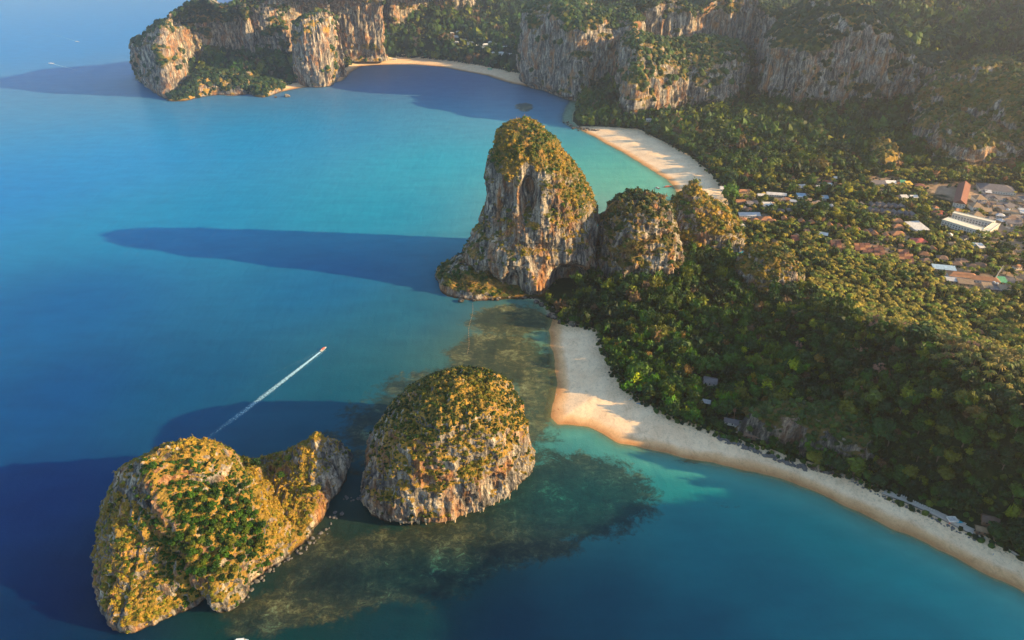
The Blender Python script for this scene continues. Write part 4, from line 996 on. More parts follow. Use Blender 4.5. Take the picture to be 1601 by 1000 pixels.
strip_wall('terrace', [(1382,769),(1402,776),(1432,788),(1462,801),(1492,816),(1522,831)], 5, .7, 'narrow paved terrace behind the sea wall', 'terrace')
def lounger():
    t = empty('sun_lounger', (0, 0, 0))
    MB().box(-.35, .35, -1, .35, .3, .42).build('seat', W_WHITE, t)
    MB().add([(-.35,.35,.34),(.35,.35,.34),(.35,1,.95),(-.35,1,.95),(-.35,.35,.44),(.35,.35,.44),(.35,.95,1.05),(-.35,.95,1.05)], [(0,3,2,1),(4,5,6,7),(0,1,5,4),(1,2,6,5),(2,3,7,6),(3,0,4,7)]).build('backrest', W_WHITE, t)
    b = MB()
    for sx_ in (-.3, .3):
        for sy_ in (-.9, .25): b.box(sx_-.04, sx_+.04, sy_-.04, sy_+.04, 0, .3)
    b.build('frame', W_BROWN, t); return t
def dup(root):
    r = root.copy(); COL.objects.link(r)
    for ch in list(root.children):
        c = ch.copy(); COL.objects.link(c); c.parent = r
        for g in ch.children:
            d_ = g.copy(); COL.objects.link(d_); d_.parent = c
    return r
lg = lounger()
for i in range(15):
    o = lg if i == 0 else dup(lg)
    p = onground(1409 + i * 3.6, 776.5 + i * 1.65); o.location = (p[0], p[1], p[2] + .72); o.rotation_euler = (0, 0, 2.5); o.scale = (1.25,) * 3
    tag(o, 'white lounger in the row on the terrace behind the sea wall', 'sun lounger', 'sun loungers on the terrace')
M_BOULDER = rock_material('boulder_rock', dry=.3, warm=.5)
M_BOULDER_D = flat_mat('dark_boulder', (.11, .105, .10), .9, .5, .9)
BV = []
for k in range(6):
    v, f = ICO2; rr = np.random.default_rng(40 + k)
    v = v * (1 + .55 * fbm(v * 1.3 + k * 9, 3, k)[:, None]) * (1, .8 + .3 * rr.random(), .75)
    for m_ in (M_BOULDER, M_BOULDER_D): BV.append(mesh_np('boulder', v, f, m_, {'veg': np.zeros(len(v))}))
def boulder(px, py, r, label, group, dark=0, z=None, sink=.3):
    p = onground(px, py) if z is None else G(px, py, z)
    o = link('boulder', BV[r_.randrange(6) * 2 + dark]); s_ = r * (.8 + .4 * r_.random())
    o.location = (p[0], p[1], (p[2] if z is None else z) + s_ * sink); o.scale = (s_, s_, s_ * .8); o.rotation_euler = (r_.uniform(-.3, .3), r_.uniform(-.3, .3), r_.uniform(0, 6.3))
    return tag(o, label, 'boulder', group)
def along(pts, n, jx, jy):
    P_ = catmull(np.array(pts, float), n, False); return [(a + r_.uniform(-jx, jx), b_ + r_.uniform(-jy, jy)) for a, b_ in P_]
for a, b_ in along([(1124,684),(1150,695),(1180,705),(1205,714),(1240,726),(1262,735)], 75, 3, 3): boulder(a, b_, r_.uniform(.9, 2), 'dark boulder in the rubble bank behind the near beach', 'boulders of the rubble bank', 1)
for a, b_ in along([(1265,732),(1290,737),(1320,744),(1345,753)], 26, 3, 2): boulder(a, b_, r_.uniform(1, 2.4), 'pale boulder at the foot of the dark outcrop on the near beach', 'pale boulders below the outcrop', 0)
for a, b_ in along([(1330,752),(1375,774),(1430,797),(1480,822),(1535,849)], 60, 3, 2): boulder(a, b_, r_.uniform(.6, 1.3), 'small dark rock lying against the foot of the sea wall', 'rocks along the sea wall', 1)
for a, b_ in along([(870,484),(862,492),(876,500),(890,504),(905,511)], 26, 5, 5): boulder(a, b_, r_.uniform(1.6, 4.2), 'grey boulder at the northern end of the near beach', 'boulders at the north end of the near beach', 0)
for a, b_ in along([(745,464),(780,466),(820,464),(850,478)], 34, 4, 3): boulder(a, b_, r_.uniform(1.0, 3.2), 'brown boulder at the water edge below the tallest tower', 'boulders below the tallest tower', 0, z=.2)
for a, b_ in along([(375,940),(420,893),(470,862),(500,838),(530,800)], 55, 5, 5): boulder(a, b_, r_.uniform(.5, 1.7), 'dark tide washed rock along the front of the golden island', 'rocks along the golden island', 1, z=0)
for a, b_ in along([(538,778),(552,780),(566,778)], 10, 5, 4): boulder(a, b_, r_.uniform(.6, 1.6), 'dark rock in the gap between the two foreground islands', 'rocks between the islands', 1, z=0)
for a, b_ in along([(884,190),(905,202),(935,203)], 18, 3, 2): boulder(a, b_, r_.uniform(2, 4), 'pale boulder on the point beside the far beach', 'boulders on the far beach point', 0, z=.5)
boulder(721, 471, 4.6, 'lone peach coloured sea rock at the tip of the tower apron', None, 0, z=.3, sink=.4)
boulder(741, 470, 2.6, 'small pale sea rock where the buoy line starts', None, 0, z=.2)
boulder(449, 151, 7, 'sea stack standing alone off the short orange strip of sand', None, 0, z=.3)
boulder(431, 152, 4, 'low rock in the water left of the lone sea stack', None, 0, z=.3)
boulder(540, 113, 5, 'dark rock in the shallows of the distant bay', None, 1, z=.2)

# ------------------------------------------------------------------ trees
def near_foot(x, y, marg):
    m = np.zeros(x.shape, bool)
    for B in FOOT:
        lo = B.min(0) - 5; hi = B.max(0) + 5
        k = (x > lo[0]) & (x < hi[0]) & (y > lo[1]) & (y < hi[1])
        if k.any():
            ix = np.where(k)[0]; m[ix] |= sdist(x[ix], y[ix], B) > marg
    return m
def jgrid(x0, x1, y0, y1, st):
    a, b_ = np.meshgrid(np.arange(x0, x1, st), np.arange(y0, y1, st)); a = a.ravel(); b_ = b_.ravel()
    return a + rng.uniform(-.48, .48, len(a)) * st, b_ + rng.uniform(-.48, .48, len(a)) * st
cand = []
for (x0, x1, y0, y1, st) in [(30, 560, 250, 700, 5.9), (-60, 800, 700, 1000, 7.4), (80, 950, 1000, 1350, 8.5), (60, 1150, 1350, 1700, 11.5), (-1350, 1700, 1700, 2900, 14), (-900, 2600, 2900, 4600, 24),
                              (560, 1200, -250, 700, 13), (800, 1250, 700, 1000, 14), (950, 1500, 1000, 1700, 14)]:
    a, b_ = jgrid(x0, x1, y0, y1, st); cand.append(np.stack([a, b_, np.full(len(a), st)], 1))
cand = np.vstack(cand)
tx, ty, ts = cand.T
px_, py_, pf_ = proj(np.stack([tx, ty, np.full(len(tx), 20.)], 1))
infr = (px_ > -60) & (px_ < 1670) & (py_ > -60) & (py_ < 1060)
offhill = (tx > 480) & (ty < 750)
k = infr | offhill
tx, ty, ts = tx[k], ty[k], ts[k]
cs_ = coast_sd(tx, ty); fs_ = forest_sd(tx, ty)
k = (cs_ > 6) & (fs_ > 1.5)
tx, ty, ts, fs_ = tx[k], ty[k], ts[k], fs_[k]
k = ~near_foot(tx, ty, -1.0); tx, ty, ts, fs_ = tx[k], ty[k], ts[k], fs_[k]
low = np.ones(len(tx)); kk = np.ones(len(tx), bool)
for (cx_, cy_, r0, r1) in CLEAR:
    dx = tx - cx_; dy = ty - cy_; dd = np.hypot(dx, dy)
    kk &= dd > r0 + 2
    infront = (np.abs(dx - cx_ / cy_ * dy) < r0 + 3) & (dy < 0) & (dd < r1)
    low = np.where(infront, np.minimum(low, .55), low)
for (cx_, cy_, r0, r1) in CLEAR:
    dx = tx - cx_; dy = ty - cy_
    fr = (np.abs(dx - cx_ / cy_ * dy) < r0 * .8) & (dy < 0) & (dy > -(r0 + 12)); kk &= ~(fr & (rng.random(len(tx)) < .75))
tx, ty, ts, fs_, low = tx[kk], ty[kk], ts[kk], fs_[kk], low[kk]
tz = height(tx, ty)
px_, py_, pf_ = proj(np.stack([tx, ty, tz + 6], 1))
# open ground in the village
dv = np.zeros(len(tx))
for a, b_, r, s_ in DIRT_PX:
    g = G(a, b_, 5); dv = np.maximum(dv, s_ * np.exp(-((tx - g[0]) ** 2 + (ty - g[1]) ** 2) / (2 * (r * .7) ** 2)))
k = rng.random(len(tx)) > np.clip(dv * 1.05 - .25, 0, .93)
tx, ty, ts, fs_, low, tz, px_, py_, pf_, dv = (a[k] for a in (tx, ty, ts, fs_, low, tz, px_, py_, pf_, dv))
GROVE = np.array([(1165,385),(1215,375),(1290,372),(1600,365),(1760,430),(1760,640),(1601,632),(1500,588),(1440,540),(1350,505),(1290,470),(1250,440),(1240,405)], float)
VILLA = np.array([(1140,300),(1300,268),(1601,255),(1760,300),(1760,370),(1601,370),(1290,375),(1165,390)], float)
ing = sdist(px_, py_, GROVE); inv = sdist(px_, py_, VILLA); tons = (py_ < 110) & (px_ > 600) & (px_ < 820)
gn_ = fbm(p3(tx, ty, None, 1 / 60.), 3, 71)
ppalm = np.clip(np.where(ing > 0, 1.0 + .5 * gn_, np.where(inv > 0, .62 + .5 * gn_, 0.008)), 0, .97)
ppalm = np.where(tons, .4, ppalm)
ispalm = rng.random(len(tx)) < ppalm
k = (fbm(p3(tx, ty, None, 1 / 14.), 2, 91) < .34) | (rng.random(len(tx)) < .45) | (ts > 9)
tx, ty, ts, fs_, low, tz, px_, py_, pf_, dv, ing, inv, tons, gn_, ispalm = (a[k] for a in (tx, ty, ts, fs_, low, tz, px_, py_, pf_, dv, ing, inv, tons, gn_, ispalm))
n = len(tx)
# crown sizes and leaf colours
gn2 = fbm(p3(tx, ty, None, 1 / 35.), 3, 72)
rad = np.maximum(ts, 6.8) * (.42 + .55 * rng.random(n) ** 2.6 + .14 * gn2) * low
rad = np.where((rng.random(n) < .07) & (ts < 9) & (low > .9), rad * 1.6, rad)
rad = np.where(ispalm, 4.2 + 1.5 * rng.random(n), rad)
mixv = gn2 + .45 * rng.normal(size=n) * .8
pal = np.array([[.006,.026,.007],[.012,.042,.007],[.024,.072,.007],[.065,.10,.008],[.15,.095,.022]])
t_ = np.clip((mixv + .85) / 2.2, 0, .999) * 4; k0 = t_.astype(int); tint = pal[k0] * (1 - (t_ - k0))[:, None] + pal[np.minimum(k0 + 1, 4)] * (t_ - k0)[:, None]
tint *= (.5 + .9 * rng.random((n, 1)))
sp_ = rng.random(n)
tint = np.where((sp_ < .09)[:, None], np.array([.13, .16, .010]) * (.7 + .5 * rng.random((n, 1))), tint)
tint = np.where((sp_ > .955)[:, None], np.array([.12, .075, .045]) * (.6 + .6 * rng.random((n, 1))), tint)
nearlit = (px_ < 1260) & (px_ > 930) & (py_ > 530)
tint = np.where((nearlit & (rng.random(n) < .6))[:, None], tint * np.array([1.9, 1.9, .8]), tint)  # sunlit yellow-green painted into the crowns behind the near beach
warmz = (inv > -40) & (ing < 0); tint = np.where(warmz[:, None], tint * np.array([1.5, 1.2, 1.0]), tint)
ptint = np.array([.22, .185, .022]) * (.6 + .8 * rng.random((n, 1))) * np.where(rng.random((n, 1)) < .3, np.array([[.6, .95, .8]]), 1)
dist = np.sqrt(tx ** 2 + ty ** 2 + (tz - H) ** 2)
inframe = (px_ > 5) & (px_ < 1596) & (py_ > 5) & (py_ < 995)

def crown_mesh(seed, lobes, sub, cards, h=1.0, card=.3):
    r = np.random.default_rng(seed); V_, F_, T_ = [], [], []; base = 0; cen = []
    for i in range(lobes):
        a = r.random() * 6.28; q = math.sqrt(r.random()) * .62
        c = np.array([math.cos(a) * q, math.sin(a) * q, (.25 + .5 * r.random() * (1 - q)) * h + .35]); rl = .34 + .22 * r.random()
        if i == 0: c[:] = (0, 0, .55 * h + .2); rl = .55
        v, f = sub; v = v * rl * (1 + .5 * (r.random((len(v), 1)) - .5)) * (1, 1, .85) + c
        V_.append(v); F_.append(f + base); T_.append(np.full(len(v), .7 + .5 * r.random()) * (.8 + .4 * r.random(len(v)))); base += len(v); cen.append((c, rl))
    for i in range(cards):
        c, rl = cen[r.integers(len(cen))]; d_ = r.normal(size=3); d_[2] = abs(d_[2]) * 1.1 - .35; d_ /= np.linalg.norm(d_)
        p = c + d_ * rl * (.95 + .25 * r.random()); tri = p + r.normal(size=(3, 3)) * card * .5
        V_.append(tri); F_.append(np.array([[base, base + 1, base + 2]])); base += 3; T_.append(np.full(3, .65 + .8 * r.random()))
    return np.vstack(V_), np.vstack(F_), np.concatenate(T_)
def palm_crown(seed, fr, seg, w_=.16):
    r = np.random.default_rng(seed); V_, F_, T_ = [], [], []; base = 0
    for i in range(fr):
        a = 6.283 * (i + r.random() * .6) / fr; up = r.uniform(-.1, .75); pts = []
        for s_ in range(seg + 1):
            q = s_ / seg; pts.append((q * math.cos(a) * (1 - .15 * q), q * math.sin(a) * (1 - .15 * q), up * q - (.55 + .5 * up) * q * q))
        pts = np.array(pts); side = np.array([-math.sin(a), math.cos(a), 0])
        ww = w_ * np.array([.35, 1.1, .9, .5, .12][:seg] + [.1]) if seg == 4 else w_ * np.array([.5, 1.2, .15])
        L_ = pts + side * ww[:, None] - np.array([0, 0, 1]) * ww[:, None] * .5; R_ = pts - side * ww[:, None] - np.array([0, 0, 1]) * ww[:, None] * .5
        m_ = len(pts); V_.append(np.vstack([pts, L_, R_]))
        for s_ in range(seg):
            F_ += [[base + s_, base + s_ + 1, base + m_ + s_ + 1], [base + s_, base + m_ + s_ + 1, base + m_ + s_], [base + s_, base + 2*m_ + s_, base + 2*m_ + s_ + 1], [base + s_, base + 2*m_ + s_ + 1, base + s_ + 1]]
        base += 3 * m_; T_.append(np.full(3 * m_, .65 + .7 * r.random()))
    return np.vstack(V_), np.array(F_), np.concatenate(T_)
# --- individuals: broadleaf
ANCH = [(900,515,'beside the boulders at the north end of the near beach'),(950,560,'at the upper sand edge of the near beach'),(1000,620,'behind the kayaks on the near beach'),(1060,650,'at the sand edge left of the rubble bank'),(1110,595,'round the grey roofed house in the near forest'),
 (1150,655,'round the blue grey beach lodges'),(1195,690,'behind the rubble bank and the brown lodges'),(1040,560,'in the bright woods north west of the grey roofed house'),(1193,556,'near the palest leafless tree'),(1330,690,'around the dark outcrop above the near beach'),
 (1400,760,'at the west end of the sea wall terrace'),(1440,760,'behind the row of white loungers'),(1495,790,'behind the coral kiosk on the terrace'),(1550,820,'around the brown roofed hut at lower right'),(1590,850,'at the lower right edge above the sand'),
 (1560,600,'beside the slim sunlit orange knoll'),(1590,720,'high on the shaded slope at the right edge'),(1480,700,'half way up the shaded slope over the loungers'),(1400,640,'on the slope between the outcrop and the ridge crest'),(1372,590,'among the big leafless pinkish trees'),
 (1290,600,'in the dark hollow right of the grey roofed house'),(1250,520,'below the crest of the forest ridge'),(1195,450,'around the small grey rock knoll'),(1000,480,'below the stout grey pillar'),(1100,440,'below the pointed cone shaped rock'),
 (1480,540,'on the ridge just under the coconut grove'),(1600,520,'at the right edge of the coconut grove'),(1531,520,'round the lone orange hut in the coconut grove'),(1510,450,'just in front of the long orange roof'),(1420,450,'in the middle of the coconut grove'),(1330,430,'below the stepped terracotta blocks'),(1270,410,'at the west end of the coconut grove'),
 (1400,510,'on the near side of the coconut grove'),(1350,480,'between the grove and the leafless trees on the crest')]
def place(px, py): return min(ANCH, key=lambda a: (a[0] - px) ** 2 + (a[1] - py) ** 2)[2]
def hue(t):
    if t[0] > t[1] * 1.05: return 'russet'
    if t[0] > t[1] * .75: return 'yellow green'
    return 'dark green' if t[1] < .04 else 'mid green' if t[1] < .08 else 'bright green'
isl = []
HOL = np.array([(272,779),(300,770),(351,752),(397,795),(417,835),(412,862),(386,881),(364,908),(330,912),(300,900),(278,888),(252,855),(285,828)], float)
rr3 = np.random.default_rng(12)
while len(isl) < 105:
    a, b_ = rr3.uniform(250, 420), rr3.uniform(750, 912)
    if sdist(np.array([a]), np.array([b_]), HOL)[0] < 0: continue
    if any((a - q[0]) ** 2 + (b_ - q[1]) ** 2 < 62 for q in isl): continue
    isl.append((a, b_, rr3.uniform(2.0, 3.6)))
isl += [(401,730,4.2),(452,722,3.0),(489,772,3.4),(497,768,3.0),(240,735,3.2),(228,742,2.6),(296,735,2.2),(440,748,3),(380,765,3),(418,885,3.4)]
crown_var = []
for k in range(10):
    v, f, t_s = crown_mesh(200 + k, 7 + k % 3, ICO2, 260, 1.0, .26)
    c = np.array([[.014,.045,.010],[.024,.070,.010],[.040,.095,.010],[.075,.115,.012],[.018,.060,.014],[.11,.12,.015],[.030,.085,.008],[.012,.038,.010],[.045,.12,.008],[.13,.10,.03]][k])
    crown_var.append((mesh_np('crown', v, f, M_LEAF, None, c[None] * t_s[:, None]), c))
cv_cols = np.array([c for _, c in crown_var])
trunk_var = []
for k in range(3):
    rr4 = random.Random(k); b = MB().tube([(0,0,-.3),(.03,0,.4),(.02,.03,.95)], [.075,.055,.03], 6)
    for q in range(4):
        a = q * 1.6 + rr4.random(); b.tube([(.02,.01,.35+.08*q),(.25*math.cos(a),.25*math.sin(a),.62+.08*q),(.42*math.cos(a),.42*math.sin(a),.85+.06*q)], [.035,.022,.01], 5)
    trunk_var.append(b.mesh('trunk', M_BARK))
def plant_tree(x, y, z, r, h_, tn, label, group, name='broadleaf_tree', cat='tree'):
    t = empty(name, (x, y, z), random.random() * 6.28); tag(t, label, cat, group)
    ci = int(np.argmin(((cv_cols - tn) ** 2).sum(1) * (1 + .8 * np.random.random(len(cv_cols))))) 
    c = link('crown', crown_var[ci][0], t); c.location = (0, 0, max(h_ - r * 1.25, .1)); c.scale = (r, r, r * 1.05)
    tr = link('trunk', trunk_var[random.randrange(3)], t); tr.scale = (r * 1.2, r * 1.2, max(h_ * .75, .5))
    return t
np.random.seed(3); nis = 0
for a, b_, r in isl:
    loc, nr_, o = cast(a, b_)
    if loc is None or o.name.startswith(('sea', 'ground')): continue
    tc_ = cv_cols[rr3.integers(len(cv_cols))] * (.9, 1.15, .8)
    hol_ = b_ > 750 and 245 < a < 425
    if hol_:
        ver = 'top' if b_ < 800 else 'middle' if b_ < 855 else 'bottom'; hor = 'left side' if a < 310 else 'centre' if a < 365 else 'right side'
        lab = f"{'large' if r > 2.9 else 'small'} {hue(tc_)} tree at the {ver} {hor} of the golden island's hollow"
    else: lab = ['left of the summit', 'on the saddle', 'on the right hand spur'][0 if a < 350 else 1 if a < 460 else 2] + ' of the golden island'; lab = f"{'large' if r > 3.1 else 'small'} isolated tree {lab}"
    plant_tree(loc.x, loc.y, loc.z - 1.0, r, r * 2.1, tc_, lab, 'trees in the hollow of the golden island' if hol_ else 'trees on the crest of the golden island'); nis += 1
idx = np.where(~ispalm & inframe)[0]
sz = rad[idx] / pf_[idx]
order = idx[np.argsort(-sz)]
indiv = order[:300 - nis]
for i in indiv:
    lab = f"{'large' if rad[i] > np.percentile(rad[order[:300]], 60) else 'small'} {hue(tint[i])} broadleaf tree {place(px_[i], py_[i])}"; gr = 'broadleaf trees of the near forest'
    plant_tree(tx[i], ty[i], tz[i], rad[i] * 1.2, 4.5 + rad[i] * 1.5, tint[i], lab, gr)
# --- individuals: palms
pv = []
for k in range(6):
    v, f, t_s = palm_crown(300 + k, 13, 4); v = v * (1, 1, 1)
    c = np.array([[.17,.15,.03],[.13,.14,.025],[.21,.17,.03],[.10,.13,.025],[.16,.13,.03],[.24,.17,.04]][k]); pv.append(mesh_np('fronds', v, f, M_LEAF, None, c[None] * t_s[:, None]))
ptr = [MB().tube([(0,0,-1),(.25*k,.1,4),(.6*k,.2*k,8),(.8*k,.3*k,11)], [.32,.24,.2,.17], 6).mesh('trunk', M_BARK) for k in (-1, .4, 1)]
pidx = np.where(ispalm & inframe)[0]; pord = pidx[np.argsort(pf_[pidx])]; pind = pord[:300]
for i in pind:
    t = empty('coconut_palm', (tx[i], ty[i], tz[i]), random.random() * 6.28); hh_ = .9 + .4 * random.random()
    if low[i] < .9: hh_ *= .75
    kf = random.randrange(6); hf = ('brownish', 'olive', 'golden', 'green', 'dull tan', 'bright golden')[kf]
    if ing[i] > -15: tag(t, f"{'tall' if hh_ > 1.1 else 'short'} {hf} coconut palm {place(px_[i], py_[i])}", 'palm tree', 'coconut palms of the plantation')
    else: tag(t, f'stray coconut palm among broadleaf trees {place(px_[i], py_[i])}', 'palm tree', 'stray palms in the near forest')
    q = random.randrange(3); kq = (-1, .4, 1)[q]
    a = link('trunk', ptr[q], t); a.scale = (1, 1, hh_)
    f_ = link('fronds', pv[kf], t); f_.location = (.8 * kq, .3 * kq, 11 * hh_); r = rad[i]; f_.scale = (r, r, r)
# --- the rest, past 300 of each kind
ind_set = np.zeros(n, bool); ind_set[indiv] = True; ind_set[pind] = True
def lobed(seed0, kk, lobes, cards): return [crown_mesh(seed0 + k, lobes, ICO1, cards, 1.0, .42) for k in range(kk)]
VN = lobed(400, 8, 5, 90); VM = lobed(430, 8, 4, 40); VF = tuft_variants(8, 14, ICO1, 9, .95)
allv, allf, allc = [], [], []; base = 0
hgt_t = (2.0 + 5.5 * rng.random(n)) * low + rad * .35
for msk, vs, hs in ((dist < 900, VN, 1.0), ((dist >= 900) & (dist < 1500), VM, 1.0), (dist >= 1500, VF, 1.0)):
    m_ = msk & ~ispalm & ~ind_set & (infr_ := np.ones(n, bool))
    if vs is not VF: far_off = m_ & ~((px_ > -40) & (px_ < 1660) & (py_ > -60) & (py_ < 1060)); m_ = m_ & ~far_off
    ix = np.where(m_)[0]
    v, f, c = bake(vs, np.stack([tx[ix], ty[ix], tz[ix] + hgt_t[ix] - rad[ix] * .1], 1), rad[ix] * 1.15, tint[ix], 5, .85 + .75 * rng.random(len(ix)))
    allv.append(v); allf.append(f + base); allc.append(c); base += len(v)
ix = np.where(offhill_m := ((tx > 480) & (ty < 1000) & ~ispalm & ~ind_set & ~((px_ > -40) & (px_ < 1660) & (py_ > -60) & (py_ < 1060)) & (dist < 1500)))[0]
v, f, c = bake(VF, np.stack([tx[ix], ty[ix], tz[ix] + 3], 1), rad[ix] * 1.15, tint[ix], 6)
allv.append(v); allf.append(f + base); allc.append(c)
fo = link('forest_canopy', mesh_np('forest_canopy', np.vstack(allv), np.vstack(allf), M_LEAF, None, np.vstack(allc))); fo['kind'] = 'stuff'
# undergrowth so that the forest floor is not bare
ux, uy = [], []
a1, b1 = jgrid(30, 560, 250, 700, 4.2); a2, b2_ = jgrid(-60, 820, 700, 1050, 5.5); a3, b3_ = jgrid(80, 950, 1050, 1400, 8)
ux = np.concatenate([a1, a2, a3]); uy = np.concatenate([b1, b2_, b3_])
q1, q2, _ = proj(np.stack([ux, uy, np.full(len(ux), 10.)], 1)); k = (q1 > -20) & (q1 < 1640) & (q2 > 0) & (q2 < 1020); ux, uy = ux[k], uy[k]
k = (forest_sd(ux, uy) > .6) & (coast_sd(ux, uy) > 3); ux, uy = ux[k], uy[k]
k = ~near_foot(ux, uy, 2.0); ux, uy = ux[k], uy[k]
k = np.ones(len(ux), bool)
for (cx_, cy_, r0, r1) in CLEAR: k &= np.hypot(ux - cx_, uy - cy_) > r0 * .8
for a, b_, r, s_ in DIRT_PX:
    g = G(a, b_, 5); k &= rng.random(len(ux)) > s_ * np.exp(-((ux - g[0]) ** 2 + (uy - g[1]) ** 2) / (2 * (r * .7) ** 2))
ux, uy = ux[k], uy[k]; uz = height(ux, uy)
ut = pal[rng.integers(0, 4, len(ux))] * (.6 + .6 * rng.random((len(ux), 1)))
v, f, c = bake(SHRUB_FAR, np.stack([ux, uy, uz + .1], 1), 1.4 + 2.0 * rng.random(len(ux)), ut, 8)
uo = link('undergrowth', mesh_np('undergrowth', v, f, M_LEAF, None, c)); uo['kind'] = 'stuff'
# palms past 300
ix = np.where(ispalm & ~ind_set)[0]
PV2 = []
for k in range(6):
    v, f, t_s = palm_crown(330 + k, 9, 2, .2)
    tr_v = np.array([[-.05,-.04,-2.6],[.05,-.04,-2.6],[0,.06,-2.6],[-.03,-.02,0],[.03,-.02,0],[0,.03,0]]); tf = np.array([[0,1,4],[0,4,3],[1,2,5],[1,5,4],[2,0,3],[2,3,5]])
    PV2.append((np.vstack([v, tr_v]), np.vstack([f, tf + len(v)]), np.concatenate([t_s, np.full(6, .8)])))
v, f, c = bake(PV2, np.stack([tx[ix], ty[ix], tz[ix] + (9 + 4 * rng.random(len(ix))) * np.where(low[ix] < .9, .7, 1)], 1), rad[ix] * 1.05, ptint[ix], 9)
po = link('distant_palms', mesh_np('distant_palms', v, f, M_LEAF, None, c)); po['kind'] = 'stuff'
# --- bare pinkish trees
def bare_tree(seed):
    rr = random.Random(seed); b = MB()
    b.tube([(0,0,-.3),(.02,.02,.5),(0,0,1.0)], [.055,.045,.025], 5)
    tw = MB(); V_, F_ = [], []
    for i in range(9):
        a = rr.random() * 6.28; z = .35 + .6 * rr.random(); e = (.55 * math.cos(a), .55 * math.sin(a), z + .35 + .25 * rr.random()); m_ = (.25 * math.cos(a + .3), .25 * math.sin(a + .3), z + .22)
        b.tube([(0, 0, z * .8), m_, e], [.016, .010, .005], 4)
        for q in range(70):
            c = [m_[j] + (e[j] - m_[j]) * rr.uniform(.1, 1.15) for j in range(3)]; d_ = Vector((rr.gauss(0, 1), rr.gauss(0, 1), rr.gauss(.5, 1))).normalized() * rr.uniform(.12, .26)
            s_ = Vector((rr.gauss(0, 1), rr.gauss(0, 1), rr.gauss(0, 1))).normalized() * .03
            k = len(V_); V_ += [Vector(c) - s_, Vector(c) + s_, Vector(c) + d_]; F_.append((k, k + 1, k + 2))
    return b.mesh('limbs', M_DEAD), MB().add(V_, F_).mesh('twigs', M_DEAD)
BT = [bare_tree(k) for k in range(4)]
def bare(px, py, r, lab=None, gr='bare pinkish trees on the forest slope'):
    loc, nr_, o = cast(px, py)
    if loc is None: return
    g = onground(px, py, 9)
    t = empty('bare_tree', (g[0], g[1], g[2] + 2.5), random.random() * 6); tag(t, lab or f'leafless pinkish tree {place(px, py)}', 'tree', None if lab else gr)
    l_, w_ = BT[random.randrange(4)]; a = link('limbs', l_, t); c = link('twigs', w_, t)
    for q in (a, c): q.scale = (r, r, r * .8 + 1)
bare(1193, 556, 7, 'palest leafless tree standing alone in the dark middle of the forest')
for a, b_, r in [(1372,585,9),(1362,592,7),(1384,590,7),(1325,612,7),(1347,610,8),(1350,551,7),(1362,520,8),(1375,526,7),(1390,527,8),(1412,528,8),(1475,555,8),(1477,570,7),(1507,575,8),(1247,545,6),(1270,460,7),(1485,605,7),
                 (1110,545,6),(1010,520,6),(1235,612,6),(1450,500,6),(1300,535,6),(1256,565,6),(1460,590,6),(1340,540,7),(1150,640,5),(1365,515,7),(1172,582,5)]: bare(a, b_, r)
p = onground(1553, 441); t = empty('dead_tree', p); tag(t, 'tall pale dead trunk rising in front of the long orange roof', 'tree')
MB().tube([(0,0,-1),(1,0,8),(3,0,17),(4.4,0,24)], [.75,.6,.45,.2], 7).build('trunk', flat_mat('bleached_wood', (.62,.55,.45)), t)
MB().tube([(2.8,0,15),(5,0,19),(5.5,0,22)], [.3,.2,.08], 5).tube([(1.8,0,11.5),(.2,0,16)], [.25,.08], 5).build('branch', flat_mat('bleached_branch', (.6,.53,.43)), t)

